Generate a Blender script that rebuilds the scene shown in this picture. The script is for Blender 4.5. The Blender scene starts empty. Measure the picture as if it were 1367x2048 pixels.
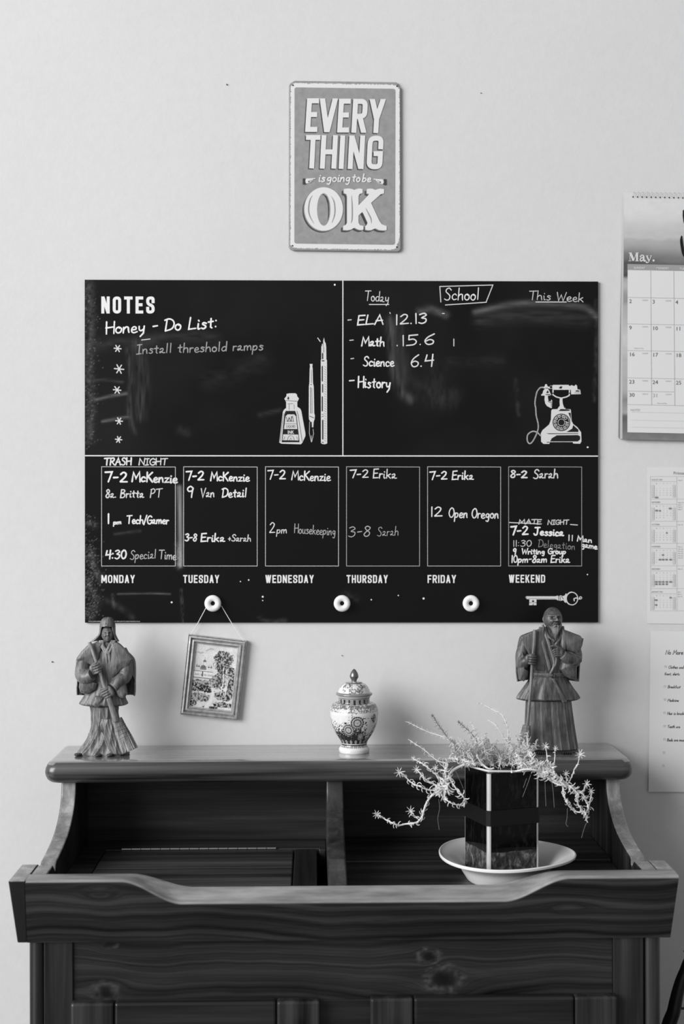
import bpy, bmesh, math, random
import numpy as np
from mathutils import Vector, Matrix
R = math.radians
rnd = random.Random(7)
SC = bpy.context.scene
COL = SC.collection

# ---------------------------------------------------------------- camera, world, lights, exposure
FPX = 50.0/36.0*2048.0
CAM = np.array([-0.05, -2.535, 1.40]); YAW = R(1.16)
cd = bpy.data.cameras.new('camera'); cam = bpy.data.objects.new('camera', cd); COL.objects.link(cam)
cam.location = CAM; cam.rotation_euler = (R(90), 0, -YAW)
cd.sensor_fit = 'VERTICAL'; cd.sensor_height = 36; cd.lens = 50; cd.clip_start = 0.05
cd.dof.use_dof = True; cd.dof.focus_distance = 2.36; cd.dof.aperture_fstop = 3.6
SC.camera = cam
SC.view_settings.view_transform = 'Standard'; SC.view_settings.look = 'None'
SC.view_settings.exposure = -0.10; SC.view_settings.gamma = 1.0; SC.view_settings.use_curve_mapping = False
try: SC.cycles.use_denoising = True
except Exception: pass
w = bpy.data.worlds.new('room_light'); SC.world = w; w.use_nodes = True
w.node_tree.nodes['Background'].inputs[0].default_value = (1, 1, 1, 1)
w.node_tree.nodes['Background'].inputs[1].default_value = 0.40
def area(name, loc, target, sx, sy, power):
    l = bpy.data.lights.new(name, 'AREA'); l.shape = 'RECTANGLE'; l.size = sx; l.size_y = sy; l.energy = power
    o = bpy.data.objects.new(name, l); COL.objects.link(o); o.location = loc
    o.rotation_euler = (Vector(target)-Vector(loc)).to_track_quat('-Z', 'Y').to_euler()
    return o
area('window_light', (-6.2, -4.9, 3.5), (0.1, -0.1, 1.0), 5.6, 4.4, 1020)

# ---------------------------------------------------------------- pixel <-> place
def pt(px, py, y):
    c, s = math.cos(YAW), math.sin(YAW)
    dx = s*FPX + c*(px-683.5); dy = c*FPX - s*(px-683.5); dz = 1024.0-py
    t = (y-CAM[1])/dy
    return np.array([CAM[0]+t*dx, y, CAM[2]+t*dz])

# ---------------------------------------------------------------- mesh helpers
class MB:
    def __init__(self): self.v = []; self.f = []; self.n = 0
    def add(self, v, f):
        v = np.asarray(v, float).reshape(-1, 3); self.v.append(v)
        k = self.n; self.f.extend([tuple(i+k for i in q) for q in f]); self.n += len(v); return self
    def verts(self): return np.concatenate(self.v) if self.v else np.zeros((0, 3))
def root_loc(p):
    l = np.zeros(3)
    while p is not None: l = l+np.array(p.location); p = p.parent
    return l
def build(name, mb, mat, parent=None, smooth=False, bevel=0, seg=2, remesh=0, attrs=None, loc=None, auto=True, smoothing=0, recalc=False):
    me = bpy.data.meshes.new(name); v = mb.verts()
    if parent is not None: off = root_loc(parent)
    else: off = np.array(loc if loc is not None else (v.min(0)+v.max(0))/2 if len(v) else (0, 0, 0), float)
    me.from_pydata((v-off).tolist(), [], mb.f); me.validate()
    if recalc:
        b_ = bmesh.new(); b_.from_mesh(me); bmesh.ops.recalc_face_normals(b_, faces=b_.faces); b_.to_mesh(me); b_.free()
    o = bpy.data.objects.new(name, me); COL.objects.link(o)
    if parent is not None: o.parent = parent
    else: o.location = off
    me.materials.append(mat)
    if attrs:
        for k, a in attrs.items():
            at = me.attributes.new(k, 'FLOAT', 'POINT'); at.data.foreach_set('value', np.asarray(a, np.float32).ravel())
    if smooth:
        me.polygons.foreach_set('use_smooth', [True]*len(me.polygons)); me.set_sharp_from_angle(angle=R(48))
    if bevel:
        m = o.modifiers.new('bevel', 'BEVEL'); m.width = bevel; m.segments = seg; m.limit_method = 'ANGLE'; m.angle_limit = R(40)
    if remesh:
        m = o.modifiers.new('remesh', 'REMESH'); m.mode = 'VOXEL'; m.voxel_size = remesh; m.use_smooth_shade = True
        if smoothing:
            m = o.modifiers.new('sm', 'SMOOTH'); m.factor = .5; m.iterations = smoothing
    return o
def empty(name, loc, label=None, cat=None, group=None):
    o = bpy.data.objects.new(name, None); COL.objects.link(o); o.location = loc; o.empty_display_size = .02
    if label: o['label'] = label; o['category'] = cat
    if group: o['group'] = group
    return o
def tag(o, label=None, cat=None, group=None, kind=None):
    if label: o['label'] = label
    if cat: o['category'] = cat
    if group: o['group'] = group
    if kind: o['kind'] = kind
    return o
def box(mb, x0, x1, y0, y1, z0, z1):
    v = [(x, y, z) for x in (x0, x1) for y in (y0, y1) for z in (z0, z1)]
    return mb.add(v, [(0, 1, 3, 2), (4, 6, 7, 5), (0, 4, 5, 1), (2, 3, 7, 6), (0, 2, 6, 4), (1, 5, 7, 3)])
def grid_faces(nr, nc, closed=False):
    f = []
    for i in range(nr-1):
        for j in range(nc if closed else nc-1):
            k = (j+1) % nc
            f.append((i*nc+j, i*nc+k, (i+1)*nc+k, (i+1)*nc+j))
    return f
def catmull(P, n):
    P = np.asarray(P, float)
    if len(P) < 3:
        t = np.linspace(0, 1, n+1)[:, None]; return P[0]*(1-t)+P[-1]*t
    Q = np.vstack([2*P[0]-P[1], P, 2*P[-1]-P[-2]]); out = []
    for i in range(1, len(Q)-2):
        for k in range(n):
            t = k/n; a, b, c, d = Q[i-1], Q[i], Q[i+1], Q[i+2]
            out.append(.5*((2*b)+(-a+c)*t+(2*a-5*b+4*c-d)*t*t+(-a+3*b-3*c+d)*t**3))
    out.append(Q[-2]); return np.array(out)
def tube(mb, P, rad, ns=8, sq=1.0, caps=True):
    P = np.asarray(P, float); n = len(P)
    rad = np.full(n, rad) if np.isscalar(rad) else np.asarray(rad, float)
    if len(rad) != n: rad = np.interp(np.linspace(0, 1, n), np.linspace(0, 1, len(rad)), rad)
    T = np.gradient(P, axis=0); T /= np.linalg.norm(T, axis=1)[:, None]+1e-12
    u = np.cross(T[0], (0, 1, 0)); 
    if np.linalg.norm(u) < .1: u = np.cross(T[0], (1, 0, 0))
    a = np.linspace(0, 2*math.pi, ns, endpoint=False); V = []
    for i in range(n):
        u = u-T[i]*np.dot(u, T[i]); u /= np.linalg.norm(u)+1e-12; w_ = np.cross(T[i], u)
        V.append(P[i]+rad[i]*(np.cos(a)[:, None]*u+sq*np.sin(a)[:, None]*w_))
    V = np.concatenate(V); f = grid_faces(n, ns, True)
    if caps: f.append(tuple(range(ns))[::-1]); f.append(tuple((n-1)*ns+i for i in range(ns)))
    mb.add(V, f)
def capsule(mb, P, rad, ns=8):
    P = np.asarray(P, float); n = len(P)
    rad = np.full(n, rad) if np.isscalar(rad) else np.interp(np.linspace(0, 1, n), np.linspace(0, 1, len(rad)), rad)
    d0 = (P[0]-P[1]); d0 /= np.linalg.norm(d0); d1 = P[-1]-P[-2]; d1 /= np.linalg.norm(d1)
    pre = [P[0]+d0*rad[0]*s for s in (.98, .8, .45)]; post = [P[-1]+d1*rad[-1]*s for s in (.45, .8, .98)]
    tube(mb, np.vstack([pre, P, post]), np.concatenate([[rad[0]*k for k in (.2, .6, .89)], rad, [rad[-1]*k for k in (.89, .6, .2)]]), ns)
def ellipsoid(mb, c, r, nu=24, nv=14, rot=None):
    V = []
    for i in range(nv+1):
        th = math.pi*i/nv
        for j in range(nu):
            p = 2*math.pi*j/nu; V.append((math.sin(th)*math.cos(p)*r[0], math.sin(th)*math.sin(p)*r[1], math.cos(th)*r[2]))
    V = np.array(V)
    if rot is not None: V = V@np.array(rot).T
    mb.add(V+np.array(c), [q for q in grid_faces(nv+1, nu, True)])
def lathe(mb, prof, c, ns=64, sx=1.0, sy=1.0):
    V = [(c[0]+r*math.cos(2*math.pi*j/ns)*sx, c[1]+r*math.sin(2*math.pi*j/ns)*sy, z) for r, z in prof for j in range(ns)]
    mb.add(V, grid_faces(len(prof), ns, True))
def prism_x(mb, poly, x0, x1):            # polygon in (y, z), extruded along x
    n = len(poly); v = [(x0, p[0], p[1]) for p in poly]+[(x1, p[0], p[1]) for p in poly]
    mb.add(v, [tuple(range(n)), tuple(range(2*n-1, n-1, -1))]+[(i, i+n, (i+1) % n+n, (i+1) % n) for i in range(n)])

# ---------------------------------------------------------------- numpy noise
def vnoise(x, y, seed=0, octv=1):
    x = np.asarray(x, float); y = np.asarray(y, float); out = np.zeros(np.broadcast(x, y).shape); amp = 1; tot = 0
    rs = np.random.RandomState(seed); T = rs.rand(256, 256)
    for o in range(octv):
        xi = np.floor(x).astype(int); yi = np.floor(y).astype(int); fx = x-xi; fy = y-yi
        fx = fx*fx*(3-2*fx); fy = fy*fy*(3-2*fy)
        a = T[xi % 256, yi % 256]; b = T[(xi+1) % 256, yi % 256]; c = T[xi % 256, (yi+1) % 256]; d = T[(xi+1) % 256, (yi+1) % 256]
        out = out+amp*((a*(1-fx)+b*fx)*(1-fy)+(c*(1-fx)+d*fx)*fy); tot += amp; amp *= .5; x = x*2+17.3; y = y*2+9.1
    return out/tot
def sstep(a, b, x):
    t = np.clip((x-a)/(b-a), 0, 1); return t*t*(3-2*t)

# ---------------------------------------------------------------- materials
def lin(s): s = s/255.0; return s/12.92 if s <= .04045 else ((s+.055)/1.055)**2.4
def mat(name, g=None, rough=.6, spec=.5, metal=0, coat=0, lin_g=None):
    m = bpy.data.materials.new(name); m.use_nodes = True; b = m.node_tree.nodes['Principled BSDF']
    v = lin(g) if lin_g is None else lin_g
    b.inputs['Base Color'].default_value = (v, v, v, 1); b.inputs['Roughness'].default_value = rough
    b.inputs['Specular IOR Level'].default_value = spec; b.inputs['Metallic'].default_value = metal
    b.inputs['Coat Weight'].default_value = coat; b.inputs['Coat Roughness'].default_value = .15
    return m
class NT:
    def __init__(s, m): s.m = m; s.t = m.node_tree; s.b = s.t.nodes['Principled BSDF']
    def n(s, ty, **kw):
        nd = s.t.nodes.new(ty)
        for k, v in kw.items(): setattr(nd, k, v)
        return nd
    def l(s, a, b): s.t.links.new(a, b)
    def coord(s, scale=(1, 1, 1), rnd_off=False, kind='Object'):
        tc = s.n('ShaderNodeTexCoord'); mp = s.n('ShaderNodeMapping'); mp.inputs['Scale'].default_value = scale
        if rnd_off:
            oi = s.n('ShaderNodeObjectInfo'); mu = s.n('ShaderNodeMath', operation='MULTIPLY'); mu.inputs[1].default_value = 13.0
            s.l(oi.outputs['Random'], mu.inputs[0]); s.l(mu.outputs[0], mp.inputs['Location'])
        s.l(tc.outputs[kind], mp.inputs['Vector']); return mp.outputs[0]
    def noise(s, vec=None, scale=1, detail=4, rough=.6, dist=0):
        nd = s.n('ShaderNodeTexNoise'); nd.inputs['Scale'].default_value = scale; nd.inputs['Detail'].default_value = detail
        nd.inputs['Roughness'].default_value = rough; nd.inputs['Distortion'].default_value = dist
        if vec is not None: s.l(vec, nd.inputs['Vector'])
        return nd.outputs['Fac']
    def ramp(s, fac, stops):
        r = s.n('ShaderNodeValToRGB'); e = r.color_ramp.elements
        while len(e) < len(stops): e.new(.5)
        for q, (p, v) in zip(e, stops): q.position = p; q.color = (v, v, v, 1)
        s.l(fac, r.inputs[0]); return r.outputs[0]
    def math(s, op, a, b):
        m = s.n('ShaderNodeMath', operation=op)
        for i, q in enumerate((a, b)):
            if isinstance(q, (int, float)): m.inputs[i].default_value = q
            else: s.l(q, m.inputs[i])
        return m.outputs[0]
    def attr(s, name): a = s.n('ShaderNodeAttribute'); a.attribute_name = name; return a.outputs['Fac']
    def bump(s, h, strength=.3, dist=.001):
        b = s.n('ShaderNodeBump'); b.inputs['Strength'].default_value = strength; b.inputs['Distance'].default_value = dist
        s.l(h, b.inputs['Height']); s.l(b.outputs[0], s.b.inputs['Normal'])
WOOD_LO, WOOD_HI = .002, .026
def wood(name, axis='x', lo=WOOD_LO, hi=WOOD_HI, rough=.33, spec=.5, coat=.25, fine=1.0):
    m = mat(name, lin_g=.02, rough=rough, spec=spec, coat=coat); t = NT(m)
    a = dict(x=(1.6, 38, 38), z=(38, 38, 1.6), y=(38, 1.6, 38))[axis]; b = dict(x=(6, 330, 330), z=(330, 330, 6), y=(330, 6, 330))[axis]
    n1 = t.noise(t.coord(a, True), 1, 3, .6, .35); n2 = t.noise(t.coord(b, True), 1, 3, .6)
    c = t.math('ADD', t.math('MULTIPLY', n1, .75), t.math('MULTIPLY', n2, .25*fine))
    t.l(t.ramp(c, [(.36, lo), (.52, (lo+hi)*.45), (.66, hi)]), t.b.inputs['Base Color'])
    t.l(t.ramp(n2, [(.3, rough+.1), (.7, rough-.05)]), t.b.inputs['Roughness'])
    t.bump(n2, .25, .0006); return m
def grainwood(name, lo=.002, hi=.040, rough=.36):   # uses attributes grain (m) and knot
    m = mat(name, lin_g=.02, rough=rough, spec=.32, coat=.05); t = NT(m)
    g = t.attr('grain'); kn = t.attr('knot'); n1 = t.n('ShaderNodeTexNoise', noise_dimensions='1D')
    n1.inputs['Scale'].default_value = 1; n1.inputs['Detail'].default_value = 3; n1.inputs['Roughness'].default_value = .62
    wob = t.noise(t.coord((5, 5, 5)), 1, 2, .5)
    t.l(t.math('ADD', t.math('MULTIPLY', g, 78), t.math('MULTIPLY', wob, 2.6)), n1.inputs['W'])
    n2 = t.noise(t.coord((7, 60, 330)), 1, 3, .6); big = t.noise(t.coord((4, 4, 14)), 1, 2, .5)
    c = t.math('ADD', t.math('MULTIPLY', n1.outputs['Fac'], .62), t.math('ADD', t.math('MULTIPLY', n2, .16), t.math('MULTIPLY', big, .22)))
    col = t.ramp(c, [(.36, lo), (.5, (lo+hi)*.35), (.66, hi)])
    mx = t.n('ShaderNodeMix', data_type='RGBA'); t.l(kn, mx.inputs[0]); t.l(col, mx.inputs[6]); mx.inputs[7].default_value = (.002, .002, .002, 1)
    wr = t.attr('light_wear_tone'); wn = t.ramp(t.noise(t.coord((9, 60, 60)), 1, 4, .6), [(.3, .12), (.7, .30)]); m2 = t.n('ShaderNodeMix', data_type='RGBA'); t.l(wr, m2.inputs[0]); t.l(mx.outputs[2], m2.inputs[6]); t.l(wn, m2.inputs[7]); t.l(m2.outputs[2], t.b.inputs['Base Color']); t.bump(n2, .2, .0005); return m  # paler tone mixed in: painted highlight on the rail, knot halos on apron
def attrmat(name, attr='tone', rough=.6, spec=.4, coat=0, bump=0):
    m = mat(name, 128, rough, spec, 0, coat); t = NT(m); a = t.attr(attr)
    cc = t.n('ShaderNodeCombineColor')
    for i in range(3): t.l(a, cc.inputs[i])
    t.l(cc.outputs[0], t.b.inputs['Base Color'])
    if bump: t.bump(t.noise(t.coord((600, 600, 600)), 1, 3), bump, .0004)
    return m
M = {}
M['wood_x'] = wood('dark_pine_long_grain', 'x', spec=.36, coat=.1); M['wood_z'] = wood('dark_pine_upright_grain', 'z', spec=.36, coat=.1, hi=.04); M['wood_y'] = wood('dark_pine_cross_grain', 'y')
M['wood_top'] = wood('lit_pine_shelf_top', 'x', .09, .30, .24, .6, 1.0); M['wood_top'].node_tree.nodes['Principled BSDF'].inputs['Coat Roughness'].default_value = .07  # sheen on the shelf top painted in as a paler wood colour
M['wood_edge'] = wood('lit_pine_edge', 'z', .12, .38, .36, .5, .3)  # bright light on upper and front edges, painted as paler wood
M['wood_end'] = wood('dark_pine_end_grain', 'z', .003, .012, .5, .3, 0)
M['wood_in'] = wood('dark_pine_inside', 'x', .003, .045, .42, .4, .05)
M['wood_lid'] = wood('dark_pine_lid', 'x', .006, .085, .38, .5, .2)
M['grain'] = grainwood('knotty_pine')
M['white'] = mat('white_board_print', 222, .75, .2)
M['paint'] = mat('off_white_print', 214, .7, .2)
def shadeof(g, rough=.8): 
    k = 'g%d' % g
    if k not in M: M[k] = mat('tone_%d' % g, g, rough, .2)
    return M[k]
m = mat('painted_plaster', 205, .85, .15); t = NT(m); n1 = t.noise(t.coord((60, 60, 60)), 1, 6, .7); n2 = t.noise(t.coord((1.3, 1.3, 1.3)), 1, 3)
t.l(t.ramp(t.math('ADD', t.math('MULTIPLY', n2, .6), t.math('MULTIPLY', n1, .4)), [(.3, lin(199)), (.7, lin(208))]), t.b.inputs['Base Color']); t.bump(n1, .25, .0015); M['wall'] = m
def carved(name, mul):
    m = mat(name, lin_g=.06, rough=.42, spec=.5, coat=.1); t = NT(m)
    n1 = t.noise(t.coord((260, 260, 22)), 1, 4, .65, .4); n2 = t.noise(t.coord((30, 30, 30)), 1, 3); ge = t.n('ShaderNodeNewGeometry')
    c = t.math('ADD', t.math('MULTIPLY', n1, .5), t.math('MULTIPLY', n2, .5)); base = t.ramp(c, [(.34, .006), (.66, .082)])
    light_wear_tone = t.ramp(ge.outputs['Pointiness'], [(.44, .10), (.5, .45), (.56, 1.0)])  # pale worn edges, plus shade painted into the crevices
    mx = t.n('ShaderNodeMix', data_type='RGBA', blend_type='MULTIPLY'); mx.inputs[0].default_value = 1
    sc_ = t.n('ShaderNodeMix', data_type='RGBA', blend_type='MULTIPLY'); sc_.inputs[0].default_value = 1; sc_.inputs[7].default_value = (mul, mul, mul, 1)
    t.l(base, mx.inputs[6]); t.l(light_wear_tone, mx.inputs[7]); t.l(mx.outputs[2], sc_.inputs[6]); t.l(sc_.outputs[2], t.b.inputs['Base Color'])
    t.bump(n1, .8, .0011); return m
M['carved'] = carved('carved_wood', 4.9); M['carved_dark'] = carved('dark_carved_wood', 3.1)
M['floor'] = wood('floor_boards', 'y', .08, .2, .4)

# ---------------------------------------------------------------- the room
mb = MB(); box(mb, -3.2, 3.0, 0, .12, 0, 2.7); tag(build('wall_back', mb, M['wall']), kind='structure')
mb = MB(); box(mb, -3.2, 3.0, -3.6, .12, -.05, 0); tag(build('floor', mb, M['floor']), kind='structure')
mb = MB(); box(mb, -3.2, 3.0, -.014, 0, 0, .09); tag(build('baseboard_back', mb, shadeof(215, .5), bevel=.003), kind='structure')
# ---------------------------------------------------------------- the dark pine dry sink
CAB = empty('dry_sink', (0, -.22, 0), 'dark stained pine dry sink cabinet with scooped front rail and top shelf', 'cabinet')
def P(name, mb, m, parent=None, **k): return build(name, mb, m, parent or CAB, **k)
ZS = .9856                                   # shelf surface
def slab(mb, x0, x1, y0, y1, zt, zb, cr, nose):     # board whose front corners and front/side edges are rounded
    prof = []
    for k in range(9):
        a = math.pi/2-math.pi*k/8; prof.append((nose*(1-math.cos(a)), (zt+zb)/2+(zt-zb)/2*math.sin(a)))
    V = []; n = 0
    def outline(ins):
        X0, X1, Y0 = x0+ins, x1-ins, y0+ins; c = cr; pts = [(X1, y1)]
        for k in range(9):
            a = -math.pi/2*k/8; pts.append((X1-c+c*math.cos(a), Y0+c+c*math.sin(a)))
        for k in range(9):
            a = -math.pi/2-math.pi/2*k/8; pts.append((X0+c+c*math.cos(a), Y0+c+c*math.sin(a)))
        pts.append((X0, y1)); return pts
    for ins, z in prof:
        o = outline(ins); n = len(o); V += [(x, y, z) for x, y in o]
    f = grid_faces(len(prof), n, True); f.append(tuple(range(n))); f.append(tuple((len(prof)-1)*n+i for i in range(n))[::-1])
    mb.add(V, f)
mb = MB(); slab(mb, -.495, .489, -.170, -.002, ZS, ZS-.036, .020, .012); o = P('top_shelf', mb, M['wood_top'], smooth=True, recalc=True); o.data.materials.append(wood('dark_pine_shelf_nose', 'x', .006, .11, .32, .5, .4))
for q in o.data.polygons:
    if q.normal.z < .80: q.material_index = 1
mb = MB(); box(mb, -.446, .446, -.022, -.006, .10, .952); P('back_panel', mb, M['wood_in'])
# side panels: curved front edge sweeping down to the rail
curve = catmull([(-.150, .951), (-.157, .925), (-.178, .902), (-.218, .882), (-.270, .870), (-.330, .862)], 8)
side = [tuple(p) for p in curve]+[(-.336, .858), (-.338, .852), (-.342, .850), (-.350, .856), (-.358, .862), (-.416, .862), (-.416, .10), (-.004, .10), (-.004, .951)]
for x0, x1 in ((-.468, -.444), (.444, .468)):
    mb = MB(); prism_x(mb, side, x0, x1); o = P('side_panel', mb, M['wood_z'], bevel=.004, seg=3, recalc=True); o.data.materials.append(M['wood_edge'])
    for q in o.data.polygons:
        if abs(q.normal.x) < .5 and (q.normal.z > .25 or q.normal.y < -.5) and q.center.z > .84: q.material_index = 1
dv = [tuple(p) for p in curve]+[(-.37, .854), (-.4145, .843), (-.4145, .824), (-.022, .824), (-.022, .951)]
mb = MB(); prism_x(mb, dv, -.026, .003); P('divider', mb, wood('dark_pine_divider', 'z', .006, .05, .4), bevel=.009, seg=4)
# tray floor
ZF = .823
mb = MB(); box(mb, -.444, -.404, -.415, -.022, .800, ZF-.001); box(mb, -.404, -.026, -.094, -.022, .800, ZF); P('tray_floor', mb, M['wood_in'], bevel=.0015)
LID = P('lid', box(MB(), -.400, -.044, -.412, -.098, .802, .808), M['wood_in'])
for y0, y1 in ((-.2205, -.099), (-.330, -.2225), (-.412, -.332)):
    build('plank', box(MB(), -.402, -.082, y0, y1, .808, ZF), M['wood_lid'], LID, bevel=.0018)
build('batten', box(MB(), -.080, -.042, -.412, -.099, .808, ZF+.0005), M['wood_y'], LID, bevel=.002)
mb = MB(); x = -.375
brass = mat('worn_hinge_metal', 150, .35, .5, .9); 
while x < -.112:
    tube(mb, [(x, -.0965, ZF+.001), (x+.0155, -.0965, ZF+.001)], .0022, 8); x += .0165
P('piano_hinge', mb, brass, smooth=False)
mb = MB(); box(mb, -.038, -.027, -.12, -.098, .802, ZF+.004); P('hinge_stop', mb, M['wood_y'], bevel=.001)
mb = MB(); box(mb, .003, .444, -.196, -.022, .800, ZF+.003); P('rear_floor_board', mb, M['wood_in'], bevel=.002, seg=3)
mb = MB(); box(mb, .003, .444, -.415, -.197, .800, ZF-.001); P('floor_board', mb, M['wood_in'], bevel=.002)
# front rail with the scoop
def zf(x):
    s = np.minimum(sstep(-.330, -.240, x), 1-sstep(.232, .330, x)); return .8626-.0345*s
def zb(x):
    s = np.minimum(sstep(-.318, -.225, x), 1-sstep(.215, .322, x)); return .8640-.0205*s
def knots_field(x, z, knots, base=0.0):
    g = z.copy(); kn = np.zeros_like(z)
    halo = np.zeros_like(z)
    for kx, kz, a, st, dark in knots:
        dx = (x-kx)/st; dz = z-kz; rho2 = dx*dx+dz*dz
        g = g-dz*a*a/(rho2+.25*a*a)*1.0
        rr = np.sqrt(((x-kx)/1.35)**2+dz*dz)/a; rr = rr+.5*(vnoise(x*130, z*130, 8, 3)-.5); halo = np.maximum(halo, np.exp(-((rr-.85)/.24)**2)*dark*.20*np.clip(2.4*vnoise(x*160, z*260, 3, 3)-.85, 0, 1))
        kn = np.maximum(kn, np.exp(-(rr/.52)**4)*dark)
    knots_field.halo = halo; return g, kn
xs = np.linspace(-.4685, .4905, 260); V = []; G = []; K = []
NR = 0
for x in xs:
    a, b = float(zf(x)), float(zb(x)); sec = []
    z0 = .768
    for t_ in np.linspace(0, 1, 22): sec.append((-.436-.014*(z0+(a-.004-z0)*t_-z0)/.094, z0+(a-.004-z0)*t_))
    yt = sec[-1][0]
    sec += [(yt+.0006, a-.0018), (yt+.002, a-.0004), (yt+.004, a+.0003)]
    sec += [(yt+.004+(-.4175-yt-.004)*t_, a+(b-a)*sstep(0, 1, t_)) for t_ in (.2, .4, .6, .8, 1)]
    sec += [(-.4158, b-.001), (-.415, b-.004), (-.415, .79), (-.415, z0)]
    NR = len(sec); V += [(x-(.0095*(1-(q-.768)/.095)*max(0, (x-.455)/.035) if x > .455 else 0), p, q) for p, q in sec]
V = np.array(V); gx = V[:, 0]; gz = V[:, 2]
g, kn = knots_field(gx, gz, [(-.36, .845, .012, 2.6, 0), (.33, .812, .010, 4.0, 0), (.05, .80, .004, 6, 0)])
g = g+.010*np.sin(gx*5.2+.6)+.004*np.sin(gx*13+2)+.05
mb = MB(); f = grid_faces(len(xs), NR, True); f.append(tuple(range(NR))); f.append(tuple((len(xs)-1)*NR+i for i in range(NR))[::-1]); mb.add(V, f)
idx = np.tile(np.arange(NR), len(xs)); light_wear_tone = ((idx >= 22) & (idx <= 30)).astype(float)  # highlight along the rail top, put into the colour
P('front_rail', mb, grainwood('knotty_pine_rail', .002, .036, .34), smooth=True, attrs=dict(grain=g, knot=kn, light_wear_tone=light_wear_tone))
for s in (-1, 1):
    poly = ([(-.4365, .768), (-.4505, .8626), (-.448, .8628)] if s < 0 else [(-.4148, .768), (-.4148, .8628)])+([(-.36, .8628), (-.352, .8622), (-.347, .861), (-.345, .856)])+[(-.345, .768)]
    mb = MB(); n = len(poly); V = []
    for k, (p, q) in enumerate(poly): V.append((s*(.468), p, q))
    for k, (p, q) in enumerate(poly): V.append((s*(.4825+.0105*(q-.768)/.095), p, q))
    mb.add(V, [tuple(range(n)), tuple(range(2*n-1, n-1, -1))]+[(i, i+n, (i+1) % n+n, (i+1) % n) for i in range(n)])
    o = P('rail_return', mb, M['wood_end'] if s < 0 else M['wood_x'], bevel=.0018, seg=3, recalc=True); o.data.materials.append(M['wood_edge'])
    for q in o.data.polygons:
        if q.normal.z > .3: q.material_index = 1
# carcass below the rail
YB = -.431
gxs = np.linspace(-.402, .396, 400); gzs = np.linspace(.675, .768, 48)
X, Z = np.meshgrid(gxs, gzs)
kx1 = pt(860, 1915, YB); kx2 = pt(888, 1961, YB); kx3 = pt(213, 1983, YB); kx4 = pt(222, 1893, YB)
g, kn = knots_field(X, Z, [(kx2[0], kx2[2], .021, 1.7, 1), (kx1[0], kx1[2], .013, 1.4, 1), (kx3[0], kx3[2], .015, 1.9, .9), (kx4[0], kx4[2]+.004, .009, 1.6, .9)])
halo_ = knots_field.halo; g = g+.006*np.sin(X*6+1)+.003*np.sin(X*17)
# rings around the largest knot
V = np.stack([X, np.full_like(X, YB+.004), Z], -1).reshape(-1, 3); mb = MB(); mb.add(V, [q for q in grid_faces(len(gzs), len(gxs))])
box(mb, -.402, .396, YB+.0045, YB+.02, .675, .768)
pad = np.zeros(8); P('apron', mb, M['grain'], attrs=dict(grain=np.concatenate([g.ravel(), pad]), knot=np.concatenate([kn.ravel(), pad]), light_wear_tone=np.concatenate([halo_.ravel(), pad])))
mb = MB(); box(mb, -.445, -.4025, YB, YB+.02, .09, .768); P('stile', mb, M['wood_z'], bevel=.0015)
mb = MB(); box(mb, .3965, .442, YB, YB+.02, .09, .768); P('stile', mb, M['wood_z'], bevel=.0015)
for s in (-1, 1):                              # rounded corner posts
    mb = MB(); c = s*.4555; tube(mb, [(c, YB+.012, .0), (c, YB+.012, .768)], .0135 if s > 0 else .0125, 28)
    P('corner_post', mb, M['wood_z'], smooth=True)
mb = MB(); box(mb, -.403, .397, YB+.004, YB+.02, .09, .15); P('bottom_rail', mb, M['wood_x'], bevel=.002)
xl, xr = pt(640, 2003, YB)[0], pt(743, 2003, YB)[0]
mb = MB(); box(mb, xl-.01, xr+.01, YB+.002, YB+.02, .15, .678); P('centre_stile', mb, M['wood_x'], bevel=.0015)
zd = pt(400, 2003, YB-.016)[2]
for (px0, px1, sh) in ((143, 641, 0), (742, 1236, -4)):
    x0, x1 = pt(px0, 2003, YB-.016)[0], pt(px1, 2003, YB-.016)[0]; zt = zd-sh*.0007
    D = P('door', box(MB(), x0+.05, x1-.05, YB-.006, YB+.002, .17, zt-.05), M['wood_z'])
    build('door_rail', box(MB(), x0+.064, x1-.064, YB-.018, YB+.001, zt-.062, zt), M['wood_x'], D, bevel=.004, seg=3)
    build('door_rail', box(MB(), x0+.064, x1-.064, YB-.018, YB+.001, .16, .225), M['wood_x'], D, bevel=.004, seg=3)
    build('door_stile', box(MB(), x0, x0+.063, YB-.018, YB+.001, .16, zt), M['wood_z'], D, bevel=.004, seg=3)
    build('door_stile', box(MB(), x1-.063, x1, YB-.018, YB+.001, .16, zt), M['wood_z'], D, bevel=.004, seg=3)
    kx = pt(592 if sh == 0 else 790, 2046, YB-.02)
    mb = MB(); prof = [(.0001, -.028), (.010, -.027), (.0145, -.022), (.013, -.015), (.006, -.009), (.007, 0), (.0001, 0)]
    ns = 24; V = [(kx[0]+r*math.cos(2*math.pi*j/ns), YB-.018+yy, kx[2]-.012+r*math.sin(2*math.pi*j/ns)) for r, yy in prof for j in range(ns)]
    mb.add(V, grid_faces(len(prof), ns, True)); build('knob', mb, M['wood_end'], D, smooth=True)
mb = MB(); box(mb, -.444, .444, -.41, -.02, .09, .11); P('bottom_board', mb, M['wood_in'])
for x in (-.455, .455):
    mb = MB(); box(mb, x-.012, x+.012, -.06, -.01, 0, .10); P('foot', mb, M['wood_z'])
CAB.rotation_euler = (0, R(-.12), 0)
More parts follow.
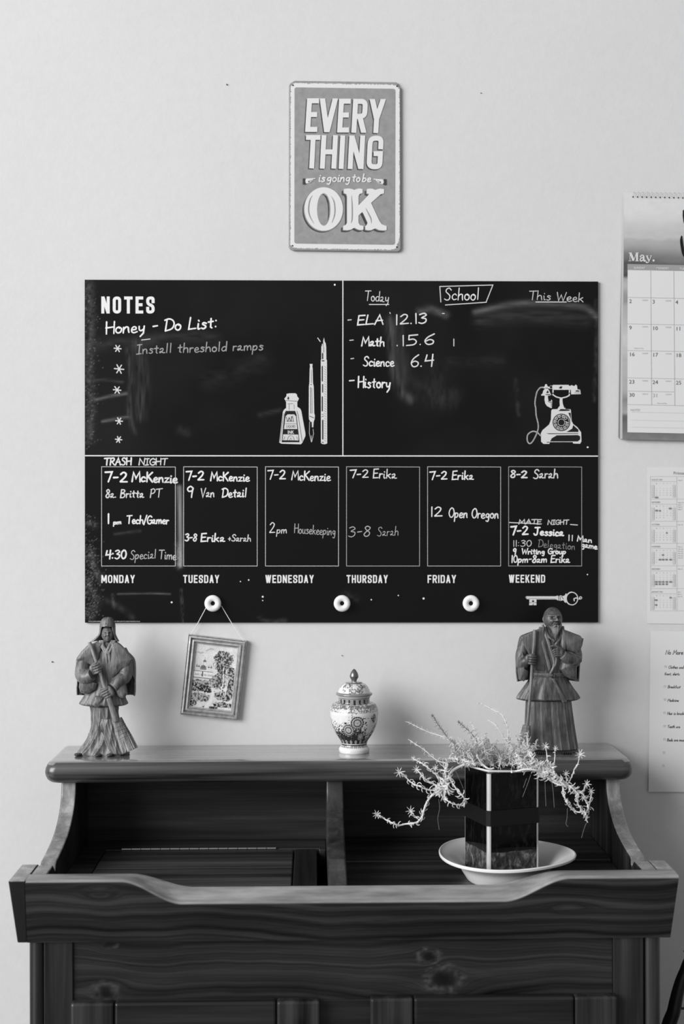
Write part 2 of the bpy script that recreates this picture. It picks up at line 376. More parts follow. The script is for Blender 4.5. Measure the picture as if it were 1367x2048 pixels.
# small pale paint flecks are left out; the chair at the lower right
CH = empty('chair', (.80, -.33, 0), 'black curved-back chair at the lower right corner, beside the cabinet', 'chair')
blk = mat('black_leather', 22, .35, .5); t = NT(blk); t.bump(t.noise(t.coord((300, 300, 300)), 1, 3), .3, .0008)
yc = -.20
pts = [pt(1338, 2075, yc), pt(1347, 2020, yc), pt(1357, 1975, yc), pt(1367, 1945, yc), pt(1382, 1915, yc), pt(1425, 1893, yc)]
a = [tuple(p) for p in pts]
xm = .80; m_ = [(2*xm-p[0], p[1], p[2]) for p in a[::-1]]
low = [(a[0][0]+.03, yc-.05, .46)]
path = catmull(low+a+m_+[(2*xm-low[0][0], yc-.05, .46)], 8)
mb = MB(); r = np.interp(np.linspace(0, 1, len(path)), [0, .13, .33, .5, .67, .87, 1], [.015, .0115, .0085, .008, .0085, .0115, .015]); tube(mb, path, r, 14, 1.0); build('back_frame', mb, blk, CH, smooth=True)
for k in range(3):
    zz = pt(1367, 2017, yc)[2]-.03*k
    mb = MB(); tube(mb, [(a[1][0]+.006, yc+.001, zz), (2*xm-a[1][0]-.006, yc+.001, zz)], .0022, 8); build('cross_rod', mb, blk, CH, smooth=True)
mb = MB(); box(mb, xm-.20, xm+.20, -.66, -.25, .43, .475); build('seat', mb, blk, CH, bevel=.015, seg=4)
for sx in (-1, 1):
    for yy in (-.28, -.62):
        mb = MB(); tube(mb, [(xm+sx*.17, yy, .44), (xm+sx*.19, yy, 0)], [.016, .011], 12); build('leg', mb, blk, CH, smooth=True)
# ---------------------------------------------------------------- flat print tools: strokes in photograph pixels laid on a plane
class Print:
    """collects flat shapes given in photograph pixels, lays them on the plane y = yp"""
    def __init__(s, yp): s.mb = MB(); s.yp = yp; s.k = 0
    def poly(s, pts, dy=0):
        if len(pts) < 3: return s
        P_ = [pt(px, py, s.yp-dy) for px, py in pts]
        ar = sum(a[0]*b[1]-b[0]*a[1] for a, b in zip(pts, list(pts[1:])+[pts[0]]))
        if ar > 0: P_ = P_[::-1]
        # ar>0 is clockwise on screen (y down)
        s.mb.add(P_, [tuple(range(len(P_)))]); return s
    def ribbon(s, pts, wd, cap='round', closed=False, taper=None):
        p = np.asarray(pts, float); keep = [0]
        for i in range(1, len(p)):
            if np.hypot(*(p[i]-p[keep[-1]])) > 1e-4: keep.append(i)
        if closed and len(keep) > 2 and np.hypot(*(p[keep[-1]]-p[keep[0]])) < 1e-3: keep.pop()
        p = p[keep]; n = len(p); s.k += 1; dy = (s.k % 8)*1.2e-5
        if n < 2: p = np.vstack([p, p+[.01, 0]]); n = 2
        h = wd/2*(np.ones(n) if taper is None else np.interp(np.linspace(0, 1, n), np.linspace(0, 1, len(taper)), taper))
        if cap == 'square' and not closed:
            d = p[0]-p[1]; p[0] = p[0]+d/np.hypot(*d)*h[0]; d = p[-1]-p[-2]; p[-1] = p[-1]+d/np.hypot(*d)*h[-1]
        L = []; Rr = []
        for i in range(n):
            a = p[i]-p[i-1] if (i > 0 or closed) else p[1]-p[0]
            b = p[(i+1) % n]-p[i] if (i < n-1 or closed) else p[-1]-p[-2]
            a = a/(np.hypot(*a)+1e-9); b = b/(np.hypot(*b)+1e-9); na = np.array([-a[1], a[0]]); nb = np.array([-b[1], b[0]])
            m_ = na+nb; l = np.hypot(*m_)
            if l < .3: m_ = na; l = 1
            m_ = m_/l; sc = min(1/max(.35, np.dot(m_, na)), 2.0)
            L.append(p[i]+m_*h[i]*sc); Rr.append(p[i]-m_*h[i]*sc)
        al = np.concatenate([[0], np.cumsum(np.hypot(*np.diff(p, axis=0).T))])*1.6e-6
        if cap == 'round' and not closed and al[-1]/1.6e-6 < wd*.45: s.disc(p.mean(0)[0], p.mean(0)[1], wd*.58, 10, dy); return s
        P_ = [pt(q[0], q[1], s.yp-dy-e) for q, e in zip(L, al)]+[pt(q[0], q[1], s.yp-dy-e) for q, e in zip(Rr, al)]
        f = [(i, (i+1) % n, (i+1) % n+n, i+n) for i in range(n if closed else n-1)]
        s.mb.add(P_, f)
        if cap == 'round' and not closed:
            for e, hh, dd in ((0, h[0], p[0]-p[1]), (n-1, h[-1], p[-1]-p[-2])):
                th = math.atan2(dd[1], dd[0]); s.mb.add([pt(p[e][0]+hh*math.cos(th+q), p[e][1]+hh*math.sin(th+q), s.yp-dy-al[e]) for q in np.linspace(-math.pi/2, math.pi/2, 6)], [tuple(range(6))])
        return s
    def disc(s, x, y, r, n=12, dy=0, ry=None):
        ry = ry or r
        s.mb.add([pt(x+r*math.cos(2*math.pi*k/n), y+ry*math.sin(2*math.pi*k/n), s.yp-dy) for k in range(n)], [tuple(range(n))[::-1]]); return s
    def rect(s, x0, y0, x1, y1): return s.poly([(x0, y0), (x1, y0), (x1, y1), (x0, y1)])
    def build(s, name, m, parent, **k):
        o = build(name, s.mb, m, parent, **k); return o
def arcpath(pts, r, closed=False, n=5):
    pts = [np.array(p, float) for p in pts]; N = len(pts); out = []
    for i in range(N):
        if not closed and i in (0, N-1): out.append(pts[i]); continue
        p = pts[i]; a = pts[i-1]-p; b = pts[(i+1) % N]-p; la, lb = np.hypot(*a), np.hypot(*b); rr = min(r, la*.5, lb*.5)
        A = p+a/la*rr; B = p+b/lb*rr
        for k in range(n+1):
            t = k/n; out.append((1-t)**2*A+2*t*(1-t)*p+t*t*B)
    return out
# condensed poster capitals: l = bent stroke (points, rounding), d = slanted bar with level ends
BLK = {
 'A': (1, [('d', 0, 0, .5, 1), ('d', 1, 0, .5, 1), ('l', [(.2, .27), (.8, .27)], 0, 'n')]),
 'D': (1, [('l', [(0, 0), (0, 1)], 0), ('l', [(.1, 1), (.99, 1), (.99, 0), (.1, 0)], .3)]),
 'E': (.86, [('l', [(1, 1), (0, 1), (0, 0), (1, 0)], 0), ('l', [(0, .52), (.85, .52)], 0)]),
 'F': (.86, [('l', [(1, 1), (0, 1), (0, 0)], 0), ('l', [(0, .5), (.85, .5)], 0)]),
 'G': (1, [('l', [(1, .70), (1, 1), (0, 1), (0, 0), (1, 0), (1, .3)], .3, 'g'), ('l', [(1, .25), (1, .46), (.6, .46)], 0)]),
 'H': (1, [('l', [(0, 0), (0, 1)], 0), ('l', [(1, 0), (1, 1)], 0), ('l', [(0, .5), (1, .5)], 0)]),
 'I': (0, [('l', [(0, 0), (0, 1)], 0)]),
 'K': (1, [('l', [(0, 0), (0, 1)], 0), ('d', .15, .38, 1, 1), ('d', 1, 0, .38, .62)]),
 'L': (.8, [('l', [(0, 1), (0, 0), (1, 0)], 0)]),
 'M': (1.35, [('l', [(0, 0), (0, 1)], 0), ('l', [(1, 0), (1, 1)], 0), ('d', .5, .2, .04, 1), ('d', .5, .2, .96, 1)]),
 'N': (1, [('l', [(0, 0), (0, 1)], 0), ('l', [(1, 0), (1, 1)], 0), ('d', 1, 0, 0, 1)]),
 'O': (1, [('l', [(0, 0), (0, 1), (1, 1), (1, 0)], .3, 'c')]),
 'R': (1, [('l', [(0, 0), (0, 1)], 0), ('l', [(.1, 1), (1, 1), (1, .48), (.1, .48)], .3), ('d', 1.02, 0, .5, .5)]),
 'S': (1, [('l', [(1, .74), (1, 1), (0, 1), (0, .56), (1, .44), (1, 0), (0, 0), (0, .26)], .3)]),
 'T': (1, [('l', [(0, 1), (1, 1)], 0), ('l', [(.5, 0), (.5, 1)], 0)]),
 'U': (1, [('l', [(0, 1), (0, 0), (1, 0), (1, 1)], .3)]),
 'V': (1.1, [('d', .5, 0, 0, 1), ('d', .5, 0, 1, 1)]),
 'W': (1.5, [('d', .27, 0, 0, 1), ('d', .27, 0, .5, 1), ('d', .73, 0, .5, 1), ('d', .73, 0, 1, 1)]),
 'Y': (1.05, [('d', .5, .42, 0, 1), ('d', .5, .42, 1, 1), ('l', [(.5, 0), (.5, .46)], 0)]),
}
def block(pr, ch, x0, x1, ytop, ybot, sw, slant=0.0, dx=0, dy=0, slope=0.0):
    """one capital filling x0..x1 (at its foot) by ytop..ybot"""
    H = ybot-ytop; h = sw/2
    def mp(x, y, inset_y=True):
        xx = x0+h+x*(x1-x0-sw); yy = (ybot-h-y*(H-sw)) if inset_y else ybot-y*H
        return (xx+slant*(ybot-yy)+dx, yy+dy+slope*(xx-x0))
    for it in BLK[ch][1]:
        if it[0] == 'd':
            _, ax, ay, bx, by = it; hw = sw*.54; A = mp(ax, ay, False); B = mp(bx, by, False)
            pr.k += 1; pr.poly([(A[0]-hw, A[1]), (B[0]-hw, B[1]), (B[0]+hw, B[1]), (A[0]+hw, A[1])], (pr.k % 8)*1.2e-5)
        else:
            fl = it[3] if len(it) > 3 else ''; pts = [mp(*p) for p in it[1]]
            if it[2]: pts = arcpath(pts, it[2]*(x1-x0)*1.35, fl == 'c')
            pr.ribbon(pts, sw, 'flat' if fl == 'n' else 'square', closed=(fl == 'c'))
def block_word(pr, s, x0, x1, ytop, ybot, sw, gap, slant=0, dx=0, dy=0, slope=0.0):
    tot = 0
    for c in s: tot += BLK[c][0]
    fix = sum(sw for c in s)+gap*(len(s)-1); k = (x1-x0-fix)/tot; x = x0
    for c in s:
        wd = sw+BLK[c][0]*k; block(pr, c, x, x+wd, ytop+slope*(x-x0), ybot+slope*(x-x0), sw, slant, dx, dy, slope); x += wd+gap
# handwriting: single strokes in tenths of the capital height; '~' marks a curve
HW = {
 'A': (6.5, "0 0,3.5 10,6.6 0;1 4,6 4.3"), 'B': (6, "0 0,.3 10;~.3 10,4 9.6,4.6 7.5,.6 5.3,4.4 4.8,5 2,3.4 .3,0 0"), 'C': (6, "~6 8.5,4 10,1.2 8.6,0 5,1.4 1,4 0,6.2 1.5"),
 'D': (6.5, "0.3 0,1 9.6;~-.6 9,2.5 10,5.6 8.4,6.6 5,5 1.6,.2 0"), 'E': (5.4, "5 10,.2 9.6,0 0,5.4 .4;0 5,4.4 5.4"), 'G': (6.6, "~6 8.5,4 10,1.2 8.6,0 5,1.4 1,4 0,6 1.5,6.4 4.6,3.4 4.4"),
 'H': (6.5, "0 10,.6 0;6 10,6.3 0;0 5,6.4 5.6"), 'I': (4.6, "0 9.6,4.6 10;2.3 10,2.2 0;0 0,4.4 .5"), 'J': (7, "1 9.6,7 10;~4.4 10,4.4 3,3.4 .4,1.4 0,0 1.6"),
 'K': (6.5, "0.3 10,.6 0;5.8 10,.5 5;~1.5 5.6,3.6 3.4,6.5 0"), 'L': (5.5, "0.8 10,0 .3,5.6 .8"), 'M': (8.5, "0 0,.9 9.6,3.8 3.4,7 10,8.4 0"), 'N': (6.8, "0 0,.4 9.6,6 .4,6.6 10"),
 'O': (6.5, "~3 10,.7 8,0 4,2 .3,5 1,6.4 5,5 9,3 10,2.4 9.4"), 'P': (5.5, "0.2 0,.9 9.6;~.4 9.2,3.4 10,5.2 7.6,3.6 5,.6 4.4"), 'R': (6, "0 0,.4 9.8;~.2 9.4,4 10,5 7.8,3.4 5.4,.6 5;1.6 5,6 0"),
 'S': (6, "~5.8 8.4,4 10,1.6 9.2,1.2 7,3.4 5.2,5 3.4,4.6 .8,2.4 0,0 1"), 'T': (7, "0 9.4,7.2 10;3.7 9.8,3.4 0"), 'V': (6.5, "0 9.6,2.9 0,6 10"), 'W': (9, "0 9.6,2 .3,4.4 7,6.4 .3,9 10"),
 'a': (5, "~.3 4,2 5,3.2 4.2,2.6 2.2,.8 .4,.2 1.4,1.8 1.8,3.4 .4,5.2 .5"), 'c': (4.4, "~4 4,2.4 5,.6 4,.2 2,1.6 .2,4.2 .8"), 'd': (5, "~4.2 4,2.4 4.8,.6 3.6,.2 1.6,1.4 .2,3.4 .8,4.2 3;4.4 10,4.4 .2"),
 'e': (4.6, "~.4 2.4,3.4 2.8,3.6 4.4,2 5,.4 3.4,.6 1,2.4 0,4.8 .8"), 'g': (5, "~4.2 4,2.4 5,.5 3.6,1 1.6,3 1.4,4.2 3.6;~4.2 4.4,4.2 -1,3 -3,1 -2.4"), 'h': (5, "0.4 10,.2 0;~.3 3,2 4.8,3.8 4.4,4.3 2,4.6 0"),
 'i': (2, "~.5 4.6,.6 1.4,1 .2,2 .6;.7 7.4,.9 6.8"), 'k': (5, "0.3 10,.3 0;4 4.8,.4 2.4;1.4 3,4.6 0"), 'l': (2.4, "0.8 10,.8 .3"), 'm': (7.4, "~.2 4.6,.3 0;~.3 3,1.6 4.8,3 4.4,3.4 .2;~3.4 3,4.8 4.8,6.2 4.4,6.8 .4"),
 'n': (5, ".2 4.6,.3 0;~.3 2.8,1.8 4.8,3.5 4.4,4 2,4.4 .3"), 'o': (4.8, "~2.2 5,.5 4,.3 1.6,2 .1,4 1,4.2 3.6,2.4 5,2.8 4"), 'p': (5, ".3 4.8,0 -4;~.2 3.2,2 4.9,4 4,3.6 1.4,2 .4,.2 1"),
 'r': (3.6, ".3 4.8,.4 0;~.4 3,1.6 4.6,3.4 4.6"), 's': (4.2, "~3.6 4.4,1.6 5,.8 3.8,3 2.4,3.4 1,1.6 0,.2 .6"), 't': (4, "1.8 8,1.8 1,3 .2;0 5.2,3.8 5.6"), 'u': (5, "~.3 4.8,.4 1.4,1.6 .2,3.4 1;3.8 4.8,3.9 1,4.8 .2"),
 'v': (4.4, ".2 4.8,2 0,4.2 5"), 'w': (6.6, ".2 4.8,1.6 .3,3.2 4,4.6 .3,6.4 5"), 'y': (5, "~.4 4.8,.6 2,2 1.2,3.8 2.4;4.2 4.8,3.8 -1,1.8 -3.6"), 'z': (4.6, ".2 4.6,4 4.9,.3 .3,4.8 .6"),
 'b': (5, ".4 10,.3 .2;~.4 3,2.4 4.8,4.2 3.4,3.6 .8,1.8 0,.3 .8"), 'f': (4, "~4 9.4,2.4 10,1.4 8,1.4 0;0 5,3.4 5.2"),
 '0': (5.4, "~2.6 10,.6 8,.2 4,2 .2,4.4 1.4,5 5.4,4 9,2.6 10"), '1': (1.6, ".6 10,1 0"), '2': (6, "~.4 8,2.6 10,4.8 8.6,4 5.4,.6 .8;.6 .6,6 .8"), '3': (5.4, "~.4 9,3 10,4.6 8,2 5.6,4.6 4.4,4.4 1.4,2.2 0,0 1"),
 '4': (5.4, ".8 9.6,.2 4.6,5.4 5.2;4.4 10,4.2 0"), '5': (5.4, "5.2 10,1 9.6,.8 5.6;~.8 5.6,3.4 6,4.8 3.6,3.6 .8,0 .2"), '6': (5.2, "~4.6 10,1.6 7,.3 3.4,1.6 .3,4.2 .8,4.6 3.4,2.6 4.8,.6 3.4"),
 '7': (5.6, "0 9.4,5.4 10,3 0"), '8': (5.2, "~4.6 8.6,2.6 10,.8 8.4,2.4 5.8,4.6 3.4,3.8 .5,1.6 0,.3 2,2 4.6,4.4 7,4.6 8.6"), '9': (5, "~4.4 8.6,2.4 10,.5 8,1.4 5.6,4 6.2,4.4 8.8,4 4,3.8 0"),
 '-': (4, ".3 4.4,3.6 4.8"), ':': (2, ".6 6.4,.7 6.2;.6 1.4,.7 1.2"), '.': (1.6, ".4 .6,.6 .4"), '/': (3.6, "0 -1,3.4 10.6"), '+': (4, "2 5.4,2 .6;.2 3,3.8 3.2"), ' ': (3.6, ""), ',': (1.6, ".6 .8,.2 -1"), '\'': (1.4, '.5 10,.4 8'),
}
def hand(pr, s, x0, x1, yb0, yb1, cap, wd, slant=.06, jit=.25, seed=0):
    r = random.Random(seed+len(s)*7); tot = sum(HW[c][0]+1.1 for c in s)-1.1; k = (x1-x0)/tot; X = 0
    for c in s:
        w_, st = HW[c]; jy = r.uniform(-jit, jit)*.8
        for q in (st.split(';') if st else []):
            sm = q.startswith('~'); q = q.lstrip('~'); P_ = []
            for a in q.split(','):
                a = a.split(); u, v = float(a[0]), float(a[1]); v += jy
                xx = x0+(X+u+r.uniform(-jit, jit)*.5)*k; yb = yb0+(yb1-yb0)*(xx-x0)/(x1-x0); P_.append((xx+slant*v*cap/10, yb-v*cap/10))
            if sm or len(P_) > 2 and r.random() < .0: P_ = catmull(P_, 4)
            pr.ribbon(P_, wd*r.uniform(.9, 1.1), taper=[1.05, .95, 1.05, .9])
        X += w_+1.1
_tc = {}
def typeset(pr, s, x, y, size, bold=0, shear=0, align='l', slope=0, xs=1.0):
    """built-in typeface, baseline at pixel x, y; size = capital height in pixels"""
    key = (s, bold, shear)
    if key not in _tc:
        cu = bpy.data.curves.new('t', 'FONT'); cu.body = s; cu.size = 1; cu.offset = bold; cu.shear = shear; cu.resolution_u = 2
        ob = bpy.data.objects.new('t', cu); COL.objects.link(ob); dg = bpy.context.evaluated_depsgraph_get(); me = bpy.data.meshes.new_from_object(ob.evaluated_get(dg))
        v = np.array([q.co[:2] for q in me.vertices]).reshape(-1, 2); f = [tuple(p.vertices) for p in me.polygons]
        bpy.data.objects.remove(ob); bpy.data.curves.remove(cu); bpy.data.meshes.remove(me); _tc[key] = (v, f)
    v, f = _tc[key]
    if not len(v): return
    k = size/.70; wd = v[:, 0].max()*k*xs; ox = {'l': 0, 'c': -wd/2, 'r': -wd}[align]
    pr.mb.add([pt(x+ox+a*k*xs, y-b*k+slope*a*k, pr.yp) for a, b in v], f)

# ---------------------------------------------------------------- tin sign
SG = empty('tin_sign', pt(689, 332, -.004), 'grey and cream tin sign with raised letters reading EVERYTHING is going to be OK', 'sign')
ys = -.006
def plate(name, pts, y0, y1, m, parent, bevel=0, **k):
    A = [pt(x, y, y1) for x, y in pts]; n = len(A); B = [np.array([p[0], y0, p[2]]) for p in A]; mb = MB()
    mb.add(A+B, [tuple(range(n))[::-1], tuple(range(n, 2*n))]+[(i, (i+1) % n, (i+1) % n+n, i+n) for i in range(n)])
    return build(name, mb, m, parent, bevel=bevel, **k)
out = [(577.2, 171), (580, 166.5), (588.6, 161.2), (793, 164.2), (795, 170), (800.6, 175.5), (801.2, 497), (798, 502), (793.5, 503.5), (586, 500.8), (579, 498), (576.6, 493)]
m = mat('grey_worn_enamel', 135, .5, .4); t = NT(m); t.l(t.ramp(t.noise(t.coord((90, 90, 90)), 1, 5, .7), [(.2, lin(128)), (.7, lin(150))]), t.b.inputs['Base Color']); M['tin'] = m
plate('backing', out, -.001, ys, M['tin'], SG, bevel=.0012)
# worn cream border: outer edge ragged
rs = np.random.RandomState(3)
def ragged(pts, n, amp):
    o = []
    pts = [np.array(p, float) for p in pts]
    for i in range(len(pts)):
        a, b = pts[i], pts[(i+1) % len(pts)]; d = b-a; L = np.hypot(*d); k = max(2, int(L/n)); nn = np.array([-d[1], d[0]])/L
        for j in range(k): o.append(a+d*j/k+nn*amp*max(-.25, rs.rand()**2.5-(.15)))
    return [tuple(q) for q in o]
pr = Print(ys-.0003); pr.poly(ragged([(580.5, 176), (582.5, 170), (590, 166), (786, 169), (794, 172), (798.6, 178), (799, 470), (797.6, 482), (792, 496.5), (782, 500), (596, 497), (583, 494.6), (580.2, 489)], 1.3, 2.2)); pr.build('cream_border', M['paint'], SG)
pr = Print(ys-.0006); pr.poly(arcpath([(588.6, 174.6), (790.2, 177.6), (789.4, 489.6), (588.2, 487)], 5, True)); pr.build('panel', M['tin'], SG)
dk, lt = Print(ys-.0009), Print(ys-.0014)
LET = [('E', 609.8, 634.0), ('V', 635.4, 671.2), ('E', 673.7, 697.4), ('R', 702.0, 731.6), ('Y', 735.0, 767.0)]
for pr, dx, dy in ((dk, -2.2, 2.0), (lt, 0, 0)):
    for c, a, b in LET:
        if pr is lt: pr2 = Print(ys-.0014)
        else: pr2 = pr
        block(pr2, c, a, b, 196.6+(a-610)*.012, 263.8+(a-610)*.018, 10.0, .060, dx, dy)
        if pr is lt: pr2.build('letter', M['paint'], SG)
    for c, a, b in [('T', 608.4, 637.2), ('H', 639.2, 672.0), ('I', 676.8, 686.8), ('N', 694.8, 726.4), ('G', 732.0, 763.6)]:
        pr2 = Print(ys-.0014) if pr is lt else pr; block(pr2, c, a, b, 270+(a-610)*.012, 336.8+(a-610)*.014, 9.8, .052, dx, dy)
        if pr is lt: pr2.build('letter', M['paint'], SG)
z2 = lambda x, y: (600+x/7.594, 340+y/7.594)
Ocv = lambda cx, cy, rx, ry, dx=0, dy=0, n=48: [z2(cx+dx+rx*math.cos(2*math.pi*k/n), cy+dy+ry*math.sin(2*math.pi*k/n)) for k in range(n)]
KP = [(662, 290), (700, 282), (745, 280), (790, 290), (822, 303), (850, 290), (900, 280), (948, 290), (948, 350), (905, 360), (885, 395), (885, 535), (1035, 380), (1045, 362), (1010, 355), (1010, 290), (1050, 282), (1100, 285), (1140, 303), (1175, 290), (1215, 282), (1272, 290), (1272, 355), (1225, 365), (1075, 500), (1205, 780), (1240, 825), (1312, 852), (1312, 912), (1270, 918), (1200, 912), (1140, 885), (1080, 912), (1030, 915), (988, 905), (988, 850), (1015, 830), (1022, 800), (945, 635), (885, 690), (885, 800), (905, 838), (960, 850), (960, 905), (910, 912), (870, 900), (822, 875), (770, 905), (715, 915), (652, 910), (652, 850), (695, 830), (712, 800), (712, 400), (700, 365), (662, 348)]
dk.poly(Ocv(357, 592, 293, 330, -30, 28)); dk.poly([z2(x-34, y+30) for x, y in KP])
md = Print(ys-.0012); md.poly(Ocv(357, 592, 300, 338, -6, 6)); md.poly([z2(x-8, y+9) for x, y in KP])
Print(ys-.0014).poly(Ocv(357, 592, 292, 330)).build('letter', M['paint'], SG); Print(ys-.0014).poly([z2(x, y) for x, y in KP]).build('letter', M['paint'], SG)
top = Print(ys-.0017); top.poly(Ocv(355, 598, 100, 246)); 
for pts in ([(185, 385), (145, 460), (126, 590), (145, 700), (205, 812)], [(472, 400), (512, 480), (526, 600), (515, 700), (480, 802)], [(778, 385), (788, 560), (786, 740), (770, 805)], [(992, 580), (1040, 670), (1072, 740), (1080, 812)]):
    tq = Print(ys-.0017); tq.ribbon([z2(*p) for p in catmull(pts, 5)], 2.0, taper=[.2, 1, 1.1, .9, .2]); tq.build('letter_counter', M['tin'], SG)
dk2 = Print(ys-.0019); dk2.poly([z2(*p) for p in [(330, 375), (350, 365), (400, 400), (430, 480), (440, 600), (435, 700), (415, 775), (425, 640), (418, 520), (390, 430), (360, 385)]])
dk2.build('letter_inner_shadow', shadeof(66), SG); dk2 = Print(ys-.0019); dk2.poly([z2(*p) for p in [(948, 655), (1012, 800), (985, 812), (920, 672)]])
dk2.build('letter_inner_shadow', shadeof(66), SG)
# hands pointing at the script line
for sx, ox, oy in ((1, 0, 0), (-1, 1343, 10)):
    dk2 = Print(ys-.0019); dk3 = dk2; lt2 = Print(ys-.0014)
    q = lambda x, y: z2(ox+sx*x, oy+y)
    dk3.poly([q(38, 128), (q(76, 128)), q(72, 160), q(84, 215), q(38, 220)])
    lt2.poly([q(84, 135), q(110, 128), q(150, 128), q(232, 122), q(236, 130), q(190, 142), q(196, 155), q(178, 160), q(182, 176), q(165, 180), q(160, 196), q(140, 198), q(120, 200), q(90, 205), q(72, 180)])
    dk2.poly([q(118, 172), q(134, 160), q(140, 178), (q(128, 190))])
    for a, b in (((140, 160), (175, 150)), ((150, 176), (180, 165)), ((138, 190), (160, 184))): dk2.ribbon([q(*a), q(*b)], .5)
    o_ = lt2.build('pointing_hand_print', M['paint'], SG); tag(dk2.build('print_detail', shadeof(66), o_), kind='stuff')
for s_, a, b in (('is', 277, 372), ('going', 402, 752), ('to', 786, 905), ('be', 938, 1070)):
    A, B = z2(a, 176), z2(b, 182); lw = Print(ys-.0014); hand(lw, s_, A[0], B[0], A[1], B[1]-.4, 17 if s_ != 'be' else 15, 2.5, .22, 0); lw.build('script_word', M['paint'], SG)
dk.build('letter_shadow', shadeof(72), SG); md.build('letter_outline', M['tin'], SG); top.build('letter_counter', M['tin'], SG)
for x, y in ((585.5, 170.5), (793.5, 172.5), (584.5, 491.5), (793, 494)):
    p = pt(x, y, ys-.0008); mb = MB(); mb.add([(p[0]+.0014*math.cos(k*math.pi/4), p[1], p[2]+.0014*math.sin(k*math.pi/4)) for k in range(8)], [tuple(range(8))]); build('nail_hole', mb, shadeof(20), SG)

# ---------------------------------------------------------------- chalkboard calendar
yb = -.0055
BD = empty('chalkboard', pt(682, 902, -.004), 'large black weekly planner chalkboard covered with white handwriting, hung on the wall', 'chalkboard')
tl, tr, br, bl = (169.3, 559.4), (1195.4, 563.0), (1195.4, 1244.6), (169.8, 1245.4)
nx, ny = 514, 344; U, Vv = np.meshgrid(np.linspace(0, 1, nx), np.linspace(0, 1, ny))
PX = (tl[0]*(1-U)+tr[0]*U)*(1-Vv)+(bl[0]*(1-U)+br[0]*U)*Vv; PY = (tl[1]*(1-U)+tr[1]*U)*(1-Vv)+(bl[1]*(1-U)+br[1]*U)*Vv
sm = .012+.010*np.clip(vnoise(PX/120, PY/120, 1, 3)-.35, 0, 1)*(PY < 915)
def smear(pts, wd, amp, grain=.5, seed=0, sx=30, sy=3):
    global sm
    P_ = catmull(pts, 6); d = np.full(PX.shape, 1e9)
    x0, x1, y0, y1 = P_[:, 0].min()-3*wd, P_[:, 0].max()+3*wd, P_[:, 1].min()-3*wd, P_[:, 1].max()+3*wd
    msk = (PX > x0) & (PX < x1) & (PY > y0) & (PY < y1)
    if not msk.any(): return
    qx, qy = PX[msk], PY[msk]; dd = np.full(qx.shape, 1e9)
    for a, b in zip(P_[:-1], P_[1:]):
        ab = b-a; t_ = np.clip(((qx-a[0])*ab[0]+(qy-a[1])*ab[1])/(ab@ab+1e-9), 0, 1); dd = np.minimum(dd, np.hypot(qx-a[0]-t_*ab[0], qy-a[1]-t_*ab[1]))
    nz = vnoise(qx/sx, qy/sy, seed, 3)
    sm[msk] += amp*np.exp(-(dd/wd)**2)*np.clip((1-grain)+grain*2.2*(nz-.28), 0, 2)
for a in [([(255, 700), (262, 760), (258, 820), (268, 865)], 5, .05, .9, 1, 3, 25), ([(275, 690), (285, 760), (280, 830)], 12, .035, .9, 2, 4, 40),
          ([(190, 800), (222, 792), (252, 787)], 3, .10, .6, 3, 30, 3), ([(205, 843), (230, 838), (256, 834)], 3, .08, .6, 4, 30, 3), ([(175, 762), (215, 760), (245, 764)], 3, .03, .7, 5, 20, 3),
          ([(190, 690), (260, 685), (380, 672), (430, 680)], 12, .02, .8, 6, 30, 8), ([(178, 570), (182, 640), (178, 720), (182, 800), (178, 880)], 9, .045, .8, 7, 4, 4),
          ([(420, 760), (480, 740), (520, 720)], 20, .010, .8, 8, 20, 8), ([(780, 640), (785, 720), (800, 780), (820, 798)], 9, .05, .8, 9, 5, 30), ([(795, 640), (800, 700), (808, 760)], 14, .025, .7, 10, 5, 40),
          ([(840, 622), (860, 618), (890, 630)], 7, .07, .5, 11, 12, 6), ([(950, 625), (1000, 612), (1060, 606), (1120, 610), (1170, 616), (1190, 632)], 6, .08, .6, 12, 30, 5), ([(960, 640), (1050, 630), (1170, 640)], 14, .025, .6, 13, 40, 6),
          ([(900, 800), (880, 790), (870, 740)], 18, .012, .8, 14, 6, 16), ([(840, 770), (870, 800), (905, 788)], 16, .012, .8, 15, 6, 14), ([(1030, 760), (1034, 800), (1036, 830)], 4, .02, .8, 16, 5, 10),
          ([(1192, 600), (1192, 700), (1188, 800)], 4, .025, .8, 17, 4, 10), ([(358, 975), (360, 1050), (360, 1130)], 4.5, .26, .45, 18, 1.6, 60), ([(357, 1090), (358, 1132)], 6, .12, .8, 19, 2, 3),
          ([(180, 1100), (190, 1140), (205, 1160)], 7, .07, 1, 20, 3, 4), ([(175, 1045), (190, 1050)], 6, .06, 1, 21, 3, 3), ([(175, 1160), (190, 1200), (180, 1230)], 10, .05, 1, 22, 2, 2),
          ([(235, 1188), (300, 1187), (340, 1188)], 1.5, .10, .6, 23, 20, 3), ([(210, 1200), (240, 1215), (265, 1235)], 6, .02, .8, 24, 12, 12), ([(225, 1190), (228, 1215)], 3, .06, .9, 25, 3, 4),
          ([(520, 1235), (540, 1245), (570, 1242)], 5, .03, .9, 26, 10, 5), ([(362, 1180), (366, 1245)], 2.5, .06, .9, 27, 2, 12), ([(690, 1190), (710, 1200)], 8, .02, .8, 28, 6, 6),
          ([(230, 1068), (280, 1062)], 3, .03, .8, 29, 12, 3), ([(520, 830), (560, 820)], 5, .02, .6, 30, 12, 3), ([(360, 860), (375, 865)], 8, .02, .6, 31, 8, 8), ([(900, 722), (1000, 722)], 10, .008, .8, 32, 14, 5)]:
    smear(*a)
